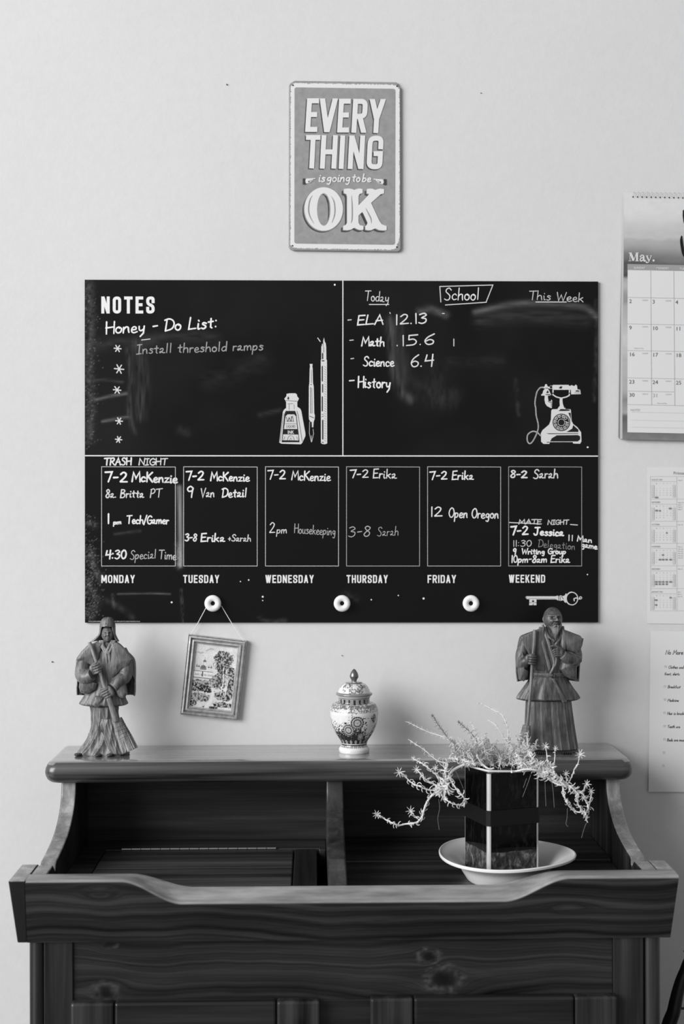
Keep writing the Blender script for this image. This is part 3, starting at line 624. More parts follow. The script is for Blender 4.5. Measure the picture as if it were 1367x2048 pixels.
for k in range(420):                                    # chalk dust at the left edge
    x, y = 172+abs(rnd.gauss(0, 16)), rnd.choice([rnd.uniform(565, 900), rnd.uniform(1030, 1240), rnd.uniform(1090, 1240)])
    i = int((y-562)/683*(ny-1)); j = int((x-169.5)/1026*(nx-1))
    if 0 <= i < ny and 0 <= j < nx: sm[i, j] += rnd.uniform(.01, .10)
Xw = np.array([pt(a, b, yb) for a, b in zip(PX.ravel(), PY.ravel())]); mb = MB(); mb.add(Xw, [q[::-1] for q in grid_faces(ny, nx)])
c4 = [Xw[0], Xw[nx-1], Xw[-1], Xw[-nx]]; e = []
for p in c4: e += [tuple(p+np.array([0, .0001, 0])), (p[0], -.001, p[2])]
mb.add(e, [(0, 2, 3, 1), (2, 4, 5, 3), (4, 6, 7, 5), (6, 0, 1, 7), (1, 3, 5, 7)])
m = attrmat('chalkboard_black', 'tone', .32, .22); M['chalk'] = m
build('panel', mb, m, BD, attrs=dict(tone=np.concatenate([np.clip(sm*1.0-.009, .0025, 1).ravel(), np.full(8, .05)])))
yp = yb-.0003
pr = Print(yp)
block_word(pr, 'NOTES', 202.5, 309, 593, 627, 6.0, 6.0); pr.build('printed_word', M['white'], BD)
for s_, a, b, y in (('MONDAY', 202.5, 269.5, 1150), ('TUESDAY', 366, 438, 1150), ('WEDNESDAY', 530.5, 627, 1150), ('THURSDAY', 692.5, 775, 1150), ('FRIDAY', 854.5, 911.5, 1150), ('WEEKEND', 1017, 1089.5, 1149.5)):
    pr = Print(yp); block_word(pr, s_, a, b, y, y+16, 2.6, 2.3); pr.build('printed_word', M['white'], BD)
for x0, x1, s_ in ((176.5, 205, 'TWO LUMPS PAPER'), (229, 292, 'FSC PAPER & INK CO LONDON, PRINTED IN THE UK'),):
    pr = Print(yp); typeset(pr, s_, x0, 1243.6, 1.7, xs=(x1-x0)/(len(s_)*1.62)); pr.build('small_print', M['white'], BD)
pr = Print(yp); pr.ribbon([(685.2, 560), (685.2, 911)], 1.9, 'flat'); pr.build('divider_line', M['white'], BD); pr = Print(yp); pr.ribbon([(169.8, 911.4), (1195.2, 912.2)], 2.2, 'flat'); pr.build('divider_line', M['white'], BD)
for a, b, g in ((203, 350.5, 190), (367, 514, 190), (530.5, 676.5, 190), (692.5, 838.5, 165), (854.5, 1000.5, 175), (1016.5, 1162.5, 150)):
    pr = Print(yp); pr.ribbon([(a, 933.5), (b, 934), (b, 1132), (a, 1132)], 1.15, 'flat', closed=True); pr.build('day_frame', shadeof(g), BD)
HWD = [  # text, x0, x1, base y0, base y1, capital height, stroke, tone
 ('Honey - Do List:', 211, 434, 668, 656, 24, 3.6, 225), ('Install threshold ramps', 273, 526, 708, 700, 19, 2.5, 150),
 ('Today', 729, 777, 601, 605, 20, 1.9, 205), ('School', 888, 958, 600, 600, 24, 2.4, 222), ('This Week', 1057, 1166, 599, 604, 18, 2.0, 190),
 ('-', 694, 702, 649, 649, 20, 2.6, 200), ('ELA', 715, 765, 650, 649, 19, 3.4, 220), ('12.13', 790, 853, 650, 646, 20, 3.0, 215),
 ('-', 698, 706, 690, 690, 20, 2.4, 200), ('Math', 723, 768, 692, 692, 18, 3.4, 220), ('.15.6', 792, 868, 692, 689, 21, 2.8, 215),
 ('-', 700, 707, 726, 726, 20, 2.4, 190), ('Science', 726, 787, 732, 733, 19, 3.0, 220), ('6.4', 820, 866, 734, 733, 24, 3.0, 215),
 ('-', 697, 708, 770, 770, 20, 3.2, 215), ('History', 715, 780, 775, 776, 22, 3.2, 225),
 ('TRASH', 208, 262, 930, 930, 14, 3.3, 215), ('NIGHT', 278, 334, 930, 930, 13, 2.8, 205),
 ('7-2', 209, 254, 963, 965, 20, 4.0, 222), ('McKenzie', 264, 354, 963, 966, 19, 4.0, 215), ('8a. Britta', 211, 287, 995, 995, 16, 2.8, 205), ('PT', 300, 323, 995, 994, 17, 2.3, 195),
 ('1', 214, 218, 1047, 1047, 19, 4.0, 225), ('pm', 227, 242, 1049, 1048, 9, 3.0, 215), ('Tech/Gamer', 253, 337, 1047, 1048, 16, 3.0, 220), ('4:30', 211, 252, 1118, 1117, 17, 3.6, 215), ('Special', 260, 312, 1119, 1117, 18, 2.0, 170), ('Time', 317, 352, 1117, 1120, 18, 2.3, 180),
 ('7-2', 371, 407, 960, 961, 18, 3.9, 225), ('McKenzie', 421, 498, 961, 963, 17, 3.4, 222), ('9', 372, 386, 995, 995, 22, 3.6, 222), ('Van', 401, 428, 995, 994, 18, 2.6, 210), ('Detail', 444, 493, 995, 994, 18, 3.0, 222), ('3-8', 370, 393, 1082, 1082, 14, 3.0, 215), ('Erika', 402, 449, 1083, 1083, 16, 3.2, 220), ('+Sarah', 456, 501, 1082, 1083, 13, 2.2, 200),
 ('7-2', 534, 570, 958, 959, 18, 3.1, 220), ('McKenzie', 583, 660, 960, 962, 18, 3.0, 220), ('2', 538, 549, 1066, 1066, 21, 2.3, 215), ('pm', 553, 573, 1067, 1067, 15, 2.0, 205), ('Housekeeping', 588, 670, 1066, 1071, 18, 1.6, 170),
 ('7-2', 699, 736, 956, 956, 16, 2.8, 212), ('Erika', 746, 792, 956, 957, 18, 2.7, 210), ('3-8', 696, 740, 1074, 1072, 20, 1.9, 175), ('Sarah', 754, 796, 1072, 1071, 18, 1.5, 165),
 ('7-2', 858, 893, 959, 959, 16, 3.0, 222), ('Erika', 904, 946, 959, 959, 17, 2.9, 222), ('12', 860, 883, 1033, 1033, 19, 2.9, 222), ('Open Oregon', 897, 996, 1035, 1037, 19, 2.8, 215),
 ('8-2', 1020, 1053, 955, 956, 14, 3.4, 212), ('Sarah', 1066, 1115, 957, 956, 18, 2.8, 205), ('MATE', 1037, 1082, 1048, 1048, 9, 2.3, 195), ('NIGHT', 1095, 1136, 1049, 1049, 9, 2.2, 195),
 ('7-2', 1020, 1055, 1070, 1070, 17, 3.8, 222), ('Jessica', 1067, 1126, 1070, 1072, 15, 3.5, 222), ('11:30', 1025, 1062, 1093, 1093, 12, 1.8, 190), ('Delegation', 1076, 1149, 1094, 1100, 15, 1.5, 130),
 ('11', 1135, 1145, 1081, 1082, 11, 2.5, 205), ('Man', 1154, 1183, 1082, 1086, 11, 2.9, 220), ('game', 1162, 1193, 1094, 1099, 12, 2.6, 220), ('9', 1025, 1031, 1109, 1109, 12, 3.6, 215), ('Writing Group', 1043, 1131, 1108, 1108, 11, 2.8, 220), ('10pm-8am Erika', 1022, 1138, 1125, 1125, 14, 2.8, 220)]
by = {}
for k, (s_, x0, x1, a, b, cap, wd, g) in enumerate(HWD):
    pr = Print(yp); hand(pr, s_, x0, x1, a, b, cap, wd*.84, .08, .3, k); pr.build('handwriting', shadeof(g), BD)
pr = Print(yp)
for x, y, r_ in ((235, 697, 7), (238, 738, 9.5), (234, 780, 7.5), (238, 842, 7), (237, 879, 6.5)):
    pr = Print(yp)
    for a in (0, 60, 120): c, s_ = math.cos(R(a+rnd.uniform(-12, 12)))*r_, math.sin(R(a+5))*r_; pr.ribbon([(x-c, y-s_), (x+c, y+s_)], 2.2)
    pr.build('asterisk', shadeof(205), BD)
for l in ([(738, 609), (777, 609)], [(881, 604), (879, 573), (985, 570), (972, 603)], [(890, 610), (972, 604.5)], [(1071, 604), (1132, 604)], [(1017, 1045), (1040, 1046), (1080, 1048)], [(1140, 1049), (1154, 1050)], [(283, 680), (300, 678)], [(635, 676), (640, 683)], [(907, 678), (907, 692)], [(884, 627), (888, 627)], [(779, 625), (780, 627)]):
    pr = Print(yp); pr.ribbon(l, 1.7); pr.build('underline', shadeof(205), BD)
pr = Print(yp)
for x, y, r_ in ((669, 569.5, 2), (343, 1204.6, 2), (525, 1193.5, 2), (480.5, 1163, 1.3), (497, 1160, 1.6), (742, 1199.5, 1.4), (796, 1191, 1.3), (846.5, 1197, 2.2), (1174, 1149, 1.4), (1174.5, 894.5, 1.8), (525, 1201, 1.2)): pr.disc(x, y, r_, 8)
tag(pr.build('paint_speck', M['white'], BD), kind='stuff')
# printed ink bottle, pens, telephone, key
c5 = lambda x, y: (540+x/8.533, 660+y/8.533)
def fig(name, layers, tf, parent=BD):
    par = None
    for k, (tone, items) in enumerate(layers):
        pr = Print(yp-.0002*k)
        for it in items:
            ty = it[0]
            if ty == 'p': pr.poly([tf(*p) for p in it[1]], (pr.k % 8)*1.2e-5); pr.k += 1
            elif ty == 'r': pr.ribbon([tf(*p) for p in (catmull(it[1], 4) if len(it) > 3 else it[1])], it[2])
            elif ty == 'o': a = tf(it[1], it[2]); b = tf(it[1]+it[3], it[2]); pr.disc(a[0], a[1], abs(b[0]-a[0]), 28, (pr.k % 8)*1.2e-5); pr.k += 1
            elif ty == 't': a = tf(it[2], it[3]); typeset(pr, it[1], a[0], a[1], it[4], it[5] if len(it) > 5 else 0, align='c', xs=.8)
        o = pr.build(name if par is None else 'ink_layer', shadeof(tone), par or parent)
        if par is None: par = o
fig('printed_ink_bottle', [
 (205, [('p', [(280, 1090), (330, 1080), (430, 1080), (455, 1100), (460, 1130), (490, 1170), (470, 1215), (462, 1225), (462, 1310), (510, 1340), (530, 1380), (600, 1760), (600, 1810), (545, 1930), (520, 1950), (190, 1940), (155, 1920), (215, 1400), (235, 1360), (272, 1330), (272, 1240), (262, 1205), (240, 1175), (275, 1130)])]),
 (30, [('p', [(265, 1380), (425, 1380), (447, 1440), (500, 1915), (195, 1915), (240, 1440)]), ('r', [(300, 1260), (390, 1255)], .7), ('r', [(322, 1270), (322, 1360)], .6), ('r', [(405, 1270), (410, 1350)], .5), ('r', [(455, 1380), (475, 1450), (545, 1900)], .7), ('p', [(290, 1180), (305, 1130), (320, 1150), (320, 1190)]), ('r', [(270, 1205), (460, 1215)], .7), ('r', [(225, 1420), (170, 1900)], .6)]),
 (200, [('p', [(262, 1470), (300, 1440), (410, 1440), (440, 1475), (462, 1690), (235, 1690)]), ('p', [(222, 1780), (478, 1785), (485, 1885), (210, 1880)]), ('t', 'INK', 352, 1770, 6.4, .03)]),
 (45, [('r', [(270, 1480), (300, 1560), (330, 1500), (345, 1555), (380, 1470), (395, 1555)], 1.0), ('r', [(275, 1555), (400, 1560)], .9), ('r', [(320, 1490), (310, 1540)], .8), ('r', [(360, 1470), (360, 1550)], .9), ('r', [(245, 1600), (450, 1600)], .5), ('r', [(290, 1880), (310, 1820), (350, 1800), (390, 1820), (410, 1880)], .6), ('r', [(230, 1870), (250, 1820)], .6), ('r', [(465, 1870), (450, 1820)], .6), ('r', [(330, 1880), (350, 1840), (370, 1880)], .5), ('t', 'LIQUID', 350, 1665, 5.0)])], c5)
fig('printed_pen', [
 (205, [('p', [(672, 580), (724, 580), (718, 620), (724, 660), (730, 910), (742, 960), (752, 1430), (762, 1450), (758, 1520), (740, 1570), (735, 1660), (712, 1660), (708, 1570), (680, 1560), (660, 1520), (658, 1450), (660, 960), (668, 910), (674, 660), (680, 620)]), ('r', [(672, 1570), (668, 1760), (700, 1910)], .8), ('r', [(730, 1690), (740, 1770), (708, 1910)], .8), ('r', [(702, 1800), (705, 1900)], .7)]),
 (40, [('r', [(690, 980), (692, 1420)], 1.1), ('r', [(712, 990), (722, 1420)], .5), ('r', [(690, 1600), (690, 1655)], 1.6), ('r', [(700, 680), (702, 900)], .6), ('o', 698, 930, 9), ('r', [(675, 1470), (740, 1500)], 1.2), ('r', [(685, 1570), (690, 1600)], 1.5)])], c5)
fig('printed_pen', [
 (205, [('p', [(918, 128), (930, 200), (948, 230), (955, 290), (958, 500), (968, 520), (972, 1935), (935, 1950), (890, 1945), (865, 1930), (862, 520), (870, 500), (872, 290), (885, 240), (903, 230), (905, 180)])]),
 (35, [('r', [(888, 620), (888, 870)], 2.2), ('r', [(893, 930), (893, 1060)], 2.0), ('r', [(888, 1140), (888, 1380)], 2.2), ('r', [(895, 1540), (895, 1860)], 2.4), ('r', [(893, 400), (893, 490)], 2.4), ('r', [(885, 525), (915, 525)], 2), ('r', [(912, 290), (912, 380)], .7), ('r', [(903, 230), (903, 280)], .8), ('r', [(880, 1440), (905, 1440)], 1), ('r', [(880, 1480), (905, 1470)], 1), ('r', [(885, 1915), (905, 1920)], 1.6)]+[('r', [(925, y), (950, y+22)], .5) for y in range(620, 1900, 42)])], c5)
c6 = lambda x, y: (1040+x/9.764, 760+y/9.764)
cord = catmull([(440, 145), (390, 150), (330, 220), (300, 330), (285, 450), (300, 560), (310, 700), (345, 850), (345, 960), (300, 1090), (230, 1210), (175, 1240), (135, 1180), (145, 1070), (230, 1005), (320, 1020), (400, 1090)], 5)
holes = [(835-0, 715), (760, 712), (705, 752), (680, 812), (693, 880), (740, 930), (800, 948), (865, 925), (905, 870), (878, 748)]
fig('printed_telephone', [
 (205, [('r', list(map(tuple, cord)), 2.2), ('p', [(430, 130), (470, 130), (485, 85), (505, 78), (520, 95), (535, 130), (570, 130), (590, 105), (615, 115), (640, 95), (940, 95), (960, 120), (1000, 100), (1050, 120), (1080, 90), (1105, 110), (1115, 185), (1165, 190), (1180, 275), (990, 280), (985, 190), (935, 192), (660, 192), (620, 170), (560, 170), (520, 150), (455, 165)]),
        ('p', [(480, 165), (530, 165), (560, 200), (585, 260), (605, 290), (560, 305), (410, 305), (405, 285), (430, 270), (445, 210)]), ('p', [(475, 305), (535, 305), (540, 360), (550, 410), (595, 420), (600, 385), (620, 395), (612, 550), (590, 545), (520, 510), (485, 460), (470, 380)]),
        ('r', [(637, 190), (637, 290), (700, 330), (795, 355), (900, 330), (955, 300), (958, 200)], 2.4), ('p', [(770, 345), (825, 345), (820, 400), (830, 470), (885, 570), (975, 570), (985, 590), (1000, 800), (1030, 860), (1110, 920), (1185, 1020), (1192, 1200), (1165, 1245), (1030, 1240), (1020, 1212), (575, 1212), (565, 1248), (450, 1248), (405, 1205), (400, 1040), (430, 980), (560, 870), (595, 780), (603, 600), (620, 572), (720, 568), (770, 500), (765, 430)])]),
 (28, [('r', list(map(tuple, cord[::2])), .6), ('p', [(742, 605), (790, 565), (960, 578), (965, 600), (850, 605)]), ('o', 800, 828, 172), ('p', [(500, 1040), (1130, 1040), (1130, 1052), (560, 1055)]), ('p', [(610, 1140), (710, 1080), (1120, 1075), (1165, 1100), (1165, 1160), (1120, 1200), (580, 1200)]), ('p', [(1030, 880), (1130, 970), (1130, 1015), (900, 1015), (1010, 950)]), ('p', [(510, 235), (535, 200), (555, 250), (510, 258)]), ('r', [(500, 285), (580, 285)], 1.6), ('o', 598, 140, 26), ('p', [(750, 150), (790, 120), (820, 130), (800, 170), (765, 165)]), ('p', [(1070, 225), (1090, 200), (1150, 205), (1155, 228)]), ('r', [(1055, 250), (1165, 252)], .7), ('r', [(603, 420), (600, 520)], .7), ('p', [(935, 640), (980, 640), (988, 790), (975, 740)]), ('r', [(540, 415), (585, 440)], 1.2), ('o', 637, 258, 12), ('o', 958, 258, 12), ('r', [(835, 470), (860, 545)], 1.0), ('r', [(520, 1215), (560, 1215)], 1.4)]),
 (200, [('r', [(800+150*math.cos(a/20*math.pi), 828+150*math.sin(a/20*math.pi)) for a in range(-20, 21)], .7), ('r', [(800+66*math.cos(a/20*math.pi), 828+66*math.sin(a/20*math.pi)) for a in range(-20, 21)], .9), ('p', [(870, 800), (950, 832), (900, 838)])]+[('o', a, b, 27) for a, b in holes]),
 (28, [('o', a, b, 17) for a, b in holes]), (200, [('o', a, b, 7) for a, b in holes[:-1]])], c6)
c8 = lambda x, y: (1040+x/8.544, 1170+y/8.544)
ringp = lambda rx, ry: [(882+rx*math.cos(a/20*math.pi), 232+ry*math.sin(a/20*math.pi)) for a in range(-20, 21)]
fig('printed_key', [
 (200, [('p', [(85, 210), (100, 192), (600, 192), (640, 180), (650, 195), (690, 175), (720, 190), (755, 180), (775, 145), (790, 150), (790, 300), (760, 300), (735, 260), (690, 270), (640, 262), (610, 246), (275, 246), (275, 345), (225, 345), (222, 300), (210, 345), (150, 345), (155, 246), (110, 240)]), ('r', ringp(100, 110), 2.4), ('r', [(920, 270), (915, 235), (950, 220), (1010, 240)], 2.2), ('o', 1028, 220, 26)]),
 (30, [('r', [(130, 232), (600, 236)], .5), ('r', ringp(108, 118)[10:34], .6), ('p', [(215, 255), (238, 278), (215, 300), (195, 278)]), ('r', [(160, 300), (190, 302)], .8), ('r', [(240, 300), (270, 302)], .8), ('r', [(650, 190), (655, 260)], .8), ('r', [(675, 190), (682, 262)], .8), ('o', 1030, 220, 11), ('o', 100, 212, 7), ('r', [(700, 190), (735, 240)], 1)])], c8)
# three turned pegs
for px in (426.2, 683.4, 940):
    c = pt(px, 1206, yb); k = .01478
    prof = [(.0001, .009), (.0036, .009), (.0038, .0095), (.0042, .0125), (.0060, .0145), (.0095, .0155), (.0130, .0145), (.0147, .0115), (.0145, .008), (.012, .004), (.0085, .0018), (.008, -.0005)]
    ns = 40; V = [(c[0]+r_*math.cos(2*math.pi*j/ns), c[1]-yy, c[2]+r_*math.sin(2*math.pi*j/ns)) for r_, yy in prof for j in range(ns)]
    mb = MB(); mb.add(V, grid_faces(len(prof), ns, True)); o = build('peg', mb, shadeof(226, .5), BD, smooth=True)
    mb = MB(); V = [(c[0]+.0037*math.cos(2*math.pi*j/16), c[1]-.0098, c[2]+.0037*math.sin(2*math.pi*j/16)) for j in range(16)]; mb.add(V, [tuple(range(16))]); build('peg_hole', mb, shadeof(14), o)

# ---------------------------------------------------------------- tilted picture on a string
PC = empty('picture_frame', pt(426, 1354, -.008), 'small tilted picture frame with a painted church landscape, hanging on a string', 'picture')
c4f = lambda x, y: (340+x/7.061, 1170+y/7.061)
yf = -.0115
TL, TR, BR, BL = [np.array(pt(*c4f(*p), yf)) for p in ((257, 697), (1080, 792), (955, 1913), (140, 1828))]
def quad(u, v): return (TL*(1-u)+TR*u)*(1-v)+(BL*(1-u)+BR*u)*v
W_ = np.linalg.norm(TR-TL); H_ = np.linalg.norm(BL-TL)
prof = [(0, 0.0105), (0, .001), (.0008, .0002), (.0016, .0028), (.0022, 0), (.0048, -.0008), (.0056, .0014), (.0070, .0062), (.0078, .0062), (.0084, .0020), (.0108, .0014), (.0120, .0030), (.0126, .0068), (.0131, .0050), (.0142, .0052), (.0150, .0082), (.0158, .0092)]   # (inset, depth behind the front)
V = []
for ins, dep in prof:
    a, b = ins/W_, ins/H_
    for u, v in ((a, b), (1-a, b), (1-a, 1-b), (a, 1-b)): p = quad(u, v); V.append((p[0], p[1]+dep, p[2]))
mb = MB(); mb.add(V, [q[::-1] for q in grid_faces(len(prof), 4, True)])
silver = mat('dull_silver_moulding', 168, .42, .5, .35); t = NT(silver); t.l(t.ramp(t.noise(t.coord((120, 120, 120)), 1, 5, .7), [(.3, lin(150)), (.65, lin(200))]), t.b.inputs['Base Color'])
build('moulding', mb, silver, PC)
n1, n2 = 150, 215; ins = .0152; U, Vv = np.meshgrid(np.linspace(ins/W_, 1-ins/W_, n1), np.linspace(ins/H_, 1-ins/H_, n2)); u = (U-U.min())/(U.max()-U.min()); v = (Vv-Vv.min())/(Vv.max()-Vv.min())
fn = lambda s, a, o=3: vnoise(u*s, v*s*1.4, a, o)
g = .62+.10*(fn(4, 1)-.5)-.10*np.clip(.25-v, 0, 1)+.25*np.clip(fn(5, 2)-.55, 0, 1)*(v < .4)          # sky
g -= .35*((np.abs(v-.10-.04*np.sin(u*12)) < .012) & (u < .45) & (fn(14, 3) > .5))*.5
def blob(cx, cy, rx, ry, th, seed, dark, sc=24):
    global g
    e = 1-((u-cx)/rx)**2-((v-cy)/ry)**2; n_ = fn(sc, seed); k = np.clip((e+1.4*(n_-.5))*4, 0, 1); tex = np.where(fn(sc*1.6, seed+9, 2) > th, dark, .42); g = g*(1-k)+tex*k
blob(.70, .24, .24, .19, .40, 11, .08); blob(.80, .44, .24, .16, .42, 12, .06); blob(.66, .56, .26, .12, .5, 13, .09); blob(.93, .60, .1, .16, .45, 14, .07)
def rectf(x0, x1, y0, y1, val): 
    global g
    k = (u > x0) & (u < x1) & (v > y0) & (v < y1); g = np.where(k, val, g)
def dome(cx, cy, r, val=.12):
    global g
    k = (((u-cx)/r)**2+((v-cy)/(r*.75))**2 < 1) & (v < cy+r*.25); g = np.where(k, val, g); rectf(cx-.004, cx+.004, cy-r*1.8, cy, val); 
rectf(.02, .46, .43, .53, .72); rectf(.17, .33, .36, .45, .75); rectf(.215, .285, .27, .37, .66); dome(.25, .27, .038, .18); dome(.23, .385, .075, .2); rectf(.16, .31, .385, .40, .3)
for cx in (.07, .12, .36, .42): rectf(cx-.015, cx+.015, .36, .44, .62); dome(cx, .36, .022, .15)
for k_ in range(12): x = .05+k_*.035; rectf(x, x+.012, .47, .50, .12)
rectf(.21, .235, .43, .51, .08); rectf(.0, .47, .425, .433, .2); rectf(0, .48, .525, .54, .22)
blob(.10, .66, .26, .10, .42, 21, .03); blob(.36, .70, .16, .06, .4, 22, .03); blob(.30, .60, .30, .04, .6, 23, .1); blob(.20, .84, .3, .07, .55, 24, .08); blob(.80, .78, .30, .08, .5, 25, .05); blob(.80, .93, .26, .05, .5, 26, .05); blob(.06, .93, .10, .06, .45, 27, .05); blob(.5, .985, .2, .02, .3, 28, .03)
k = np.abs(u-(.42+.10*np.sin(v*9+1)+.10*(v-.7)))-(.02+.12*(v-.66)); g = np.where((k < 0) & (v > .67), .66+.2*(fn(20, 31)-.5), g)
for xx in (.73, .80, .84): k = (np.abs(u-xx-.012*np.sin(v*14)) < .010) & (v > .34) & (v < .78); g = np.where(k & (fn(30, 32) > .36), .74, g)
g = np.clip(g*1.22+.22*(fn(60, 33, 2)-.5), .02, .85)
P3 = (TL[None, None]*(1-U[..., None])+TR[None, None]*U[..., None])*(1-Vv[..., None])+(BL[None, None]*(1-U[..., None])+BR[None, None]*U[..., None])*Vv[..., None]; P3[..., 1] += .0084
mb = MB(); mb.add(P3.reshape(-1, 3), [q[::-1] for q in grid_faces(n2, n1)]); build('painting', mb, attrmat('church_painting', 'tone', .7, .2), PC, attrs=dict(tone=np.clip(g, 0, 1)**1.25))
mb = MB(); V = [quad(a, b)+np.array([0, d, 0]) for d in (.0088, .0108) for a, b in ((.05, .05), (.95, .05), (.95, .95), (.05, .95))]; mb.add(V, [(0, 1, 2, 3), (7, 6, 5, 4), (0, 4, 5, 1), (1, 5, 6, 2), (2, 6, 7, 3), (3, 7, 4, 0)]); build('backboard', mb, shadeof(120), PC)
pc = pt(426.2, 1206, yb-.004); rr = .0095
mb = MB(); pts = [pt(*c4f(270, 735), -.0085), pt(*c4f(390, 540), -.0098), pt(411.5, 1216, -.012)]+[pc+np.array([rr*math.cos(R(a)), 0, rr*math.sin(R(a))]) for a in (200, 170, 140, 110, 90, 70, 40, 10, -20)]+[pt(443, 1212.6, -.012), pt(*c4f(870, 540), -.0098), pt(*c4f(1040, 790), -.0085)]
tube(mb, pts, .0006, 6); build('string', mb, shadeof(228), PC)

# ---------------------------------------------------------------- wall calendar
cc = lambda x, y: (1220+x/3.864, 370+y/3.864)
CL = empty('wall_calendar', pt(1410, 640, -.01), 'spiral-bound wall calendar page for May with watercolour header, at right edge', 'calendar')
sl = .020
def cpx(x, y): return (x, y+sl*(x-1255))
plate('backing_page', [cpx(1246.5, 392), cpx(1588, 392), cpx(1588, 868), cpx(1238, 877.5), cpx(1236.2, 874), cpx(1238.5, 700)], -.0015, -.004, shadeof(125), CL)
plate('under_page', [cpx(1246, 390), cpx(1590, 390), cpx(1590, 872), cpx(1240, 878), cpx(1242, 640)], -.0045, -.007, shadeof(190), CL)
n1, n2 = 180, 250; X, Y = np.meshgrid(np.linspace(0, 1, n1), np.linspace(0, 1, n2)); yy = 385+Y*(879-385); xx = (1246.6-2.6*sstep(480, 760, yy))*(1-X)+1591*X
nzz = vnoise(xx/14, yy/8, 5, 4); nz2 = vnoise(xx/60, yy/40, 6, 3)
edge = yy+14*(nz2-.5)+10*(nzz-.5)
g = .62-.14*sstep(420, 470, edge)-.10*sstep(476, 484, edge)-.22*sstep(484, 518, edge)-.08*sstep(518, 532, edge)+.08*(nzz-.5)
strip = xx < 1256
g = np.where(yy > 541, np.interp(yy, [541, 552, 558, 572, 590, 603, 610, 640, 680, 720, 780, 800, 825, 832, 850, 879], [.10, .08, .36, .42, .28, .26, .36, .42, .52, .42, .38, .22, .36, .12, .13, .2])+.06*(nzz-.5), g)
g = np.clip(g, .03, .8)
PP = np.array([pt(a, b+sl*(a-1255), -.009) for a, b in zip(xx.ravel(), yy.ravel())])
bend = np.clip((yy.ravel()-600)/280, 0, 1)**2*.003
PP[:, 1] -= 0
mb = MB(); mb.add(PP, [q[::-1] for q in grid_faces(n2, n1)]); build('page', mb, attrmat('watercolour_print', 'tone', .7, .2), CL, attrs=dict(tone=g))
yc_ = -.0093
pr = Print(yc_); pr.poly([cpx(1254.4, 528), cpx(1576, 528), cpx(1576, 864.6), cpx(1253.8, 864.6)]); pr.build('day_grid', shadeof(212), CL)
pr = Print(yc_-.0002); pr.poly([cpx(1254.6, 528), cpx(1576, 528), cpx(1576, 539.8), cpx(1254.6, 539.8)]); pr.build('header_bar', shadeof(150), CL)
ln = Print(yc_-.0003); tx = Print(yc_-.0004); lt = Print(yc_-.0004); fa = Print(yc_-.0004)
for c in range(1, 7): x = 1255+c*46.2; ln.ribbon([cpx(x-.8, 540), cpx(x+.9, 809)], .6, 'flat')
for y in (594.6, 647.6, 700.8, 755.6, 809): ln.ribbon([cpx(1254.4, y), cpx(1576, y)], .6, 'flat')
ln.ribbon([cpx(1254.4, 782), cpx(1347.5, 782)], .6, 'flat')
for y in (824, 840, 854): ln.ribbon([cpx(1262, y), cpx(1570, y)], .25, 'flat')
for c, d in enumerate(('SUNDAY', 'MONDAY', 'TUESDAY', 'WEDNESDAY', 'THURSDAY', 'FRIDAY', 'SATURDAY')):
    p = cpx(1278+c*46.2, 536.6); typeset(lt, d, p[0], p[1]+.5, 4.2, .01, align='c', xs=.95)
day = 2
rows = [594.6, 647.6, 700.8, 755.6]
def dnum(n, c, y, pr_, ww=46.2):
    x = 1257+c*ww+.8*(y-540)/300*c; p = cpx(x, y+11.5); typeset(pr_, str(n), p[0], p[1], 7.6, xs=1.05)
    if c < 2 or True: p = cpx(x+26, y+6.6); typeset(fa, '%d/%d' % (120+n, 365-120-n), p[0], p[1], 2.6)
for r_, y in enumerate(rows):
    for c in range(7):
        n = 2+r_*7+c
        if n <= 29: dnum(n, c, y, tx)
dnum(30, 0, 782, tx); dnum(31, 1, 782, fa)
p = cpx(1267, 697.5); typeset(fa, 'Mother\'s Day', p[0], p[1], 2.4)
p = cpx(1313, 806.5); typeset(fa, 'Memorial Day', p[0], p[1], 2.4)
p = cpx(1260, 822); typeset(fa, 'NOTES', p[0], p[1], 4.2)
m1 = Print(yc_-.0004); q = lambda x, y: (1235+x/10.356, 375+y/10.356)
m1.ribbon([q(250, 1350), q(250, 1520)], 1.1, 'flat'); m1.poly([q(232, 1348), q(282, 1348), q(345, 1500), q(325, 1522), q(300, 1522)]); m1.ribbon([q(325, 1515), q(385, 1352)], 1.2, 'flat'); m1.poly([q(372, 1348), q(418, 1348), q(416, 1522), q(375, 1522)])
for a, b, y in ((222, 290, 1352), (370, 436, 1352), (218, 285, 1520), (352, 436, 1522)): m1.ribbon([q(a, y), q(b, y)], 1.0, 'flat')
m1.ribbon([q(*p) for p in catmull([(466, 1425), (495, 1400), (530, 1420), (535, 1500), (560, 1522), (575, 1510)], 5)], 3.0, taper=[.8, .6, 1.2, 1.2, .6]); m1.ribbon([q(*p) for p in catmull([(530, 1445), (480, 1465), (460, 1495), (480, 1522), (530, 1495)], 5)], 2.4); m1.disc(*q(470, 1428), 1.8)
m1.ribbon([q(600, 1415), q(640, 1515)], 2.8, 'flat'); m1.ribbon([q(690, 1415), q(640, 1540), q(615, 1560), q(592, 1545)], 1.4); m1.disc(*q(592, 1548), 1.8)
for a, b in ((578, 632), (662, 705)): m1.ribbon([q(a, 1413), q(b, 1413)], .9, 'flat')
m1.disc(*q(738, 1512), 2.3)
m1.build('month_lettering', shadeof(205), CL); ln.build('grid_line', shadeof(160), CL); tx.build('day_number', shadeof(90), CL); lt.build('weekday_lettering', shadeof(215), CL); fa.build('small_lettering', shadeof(165), CL)
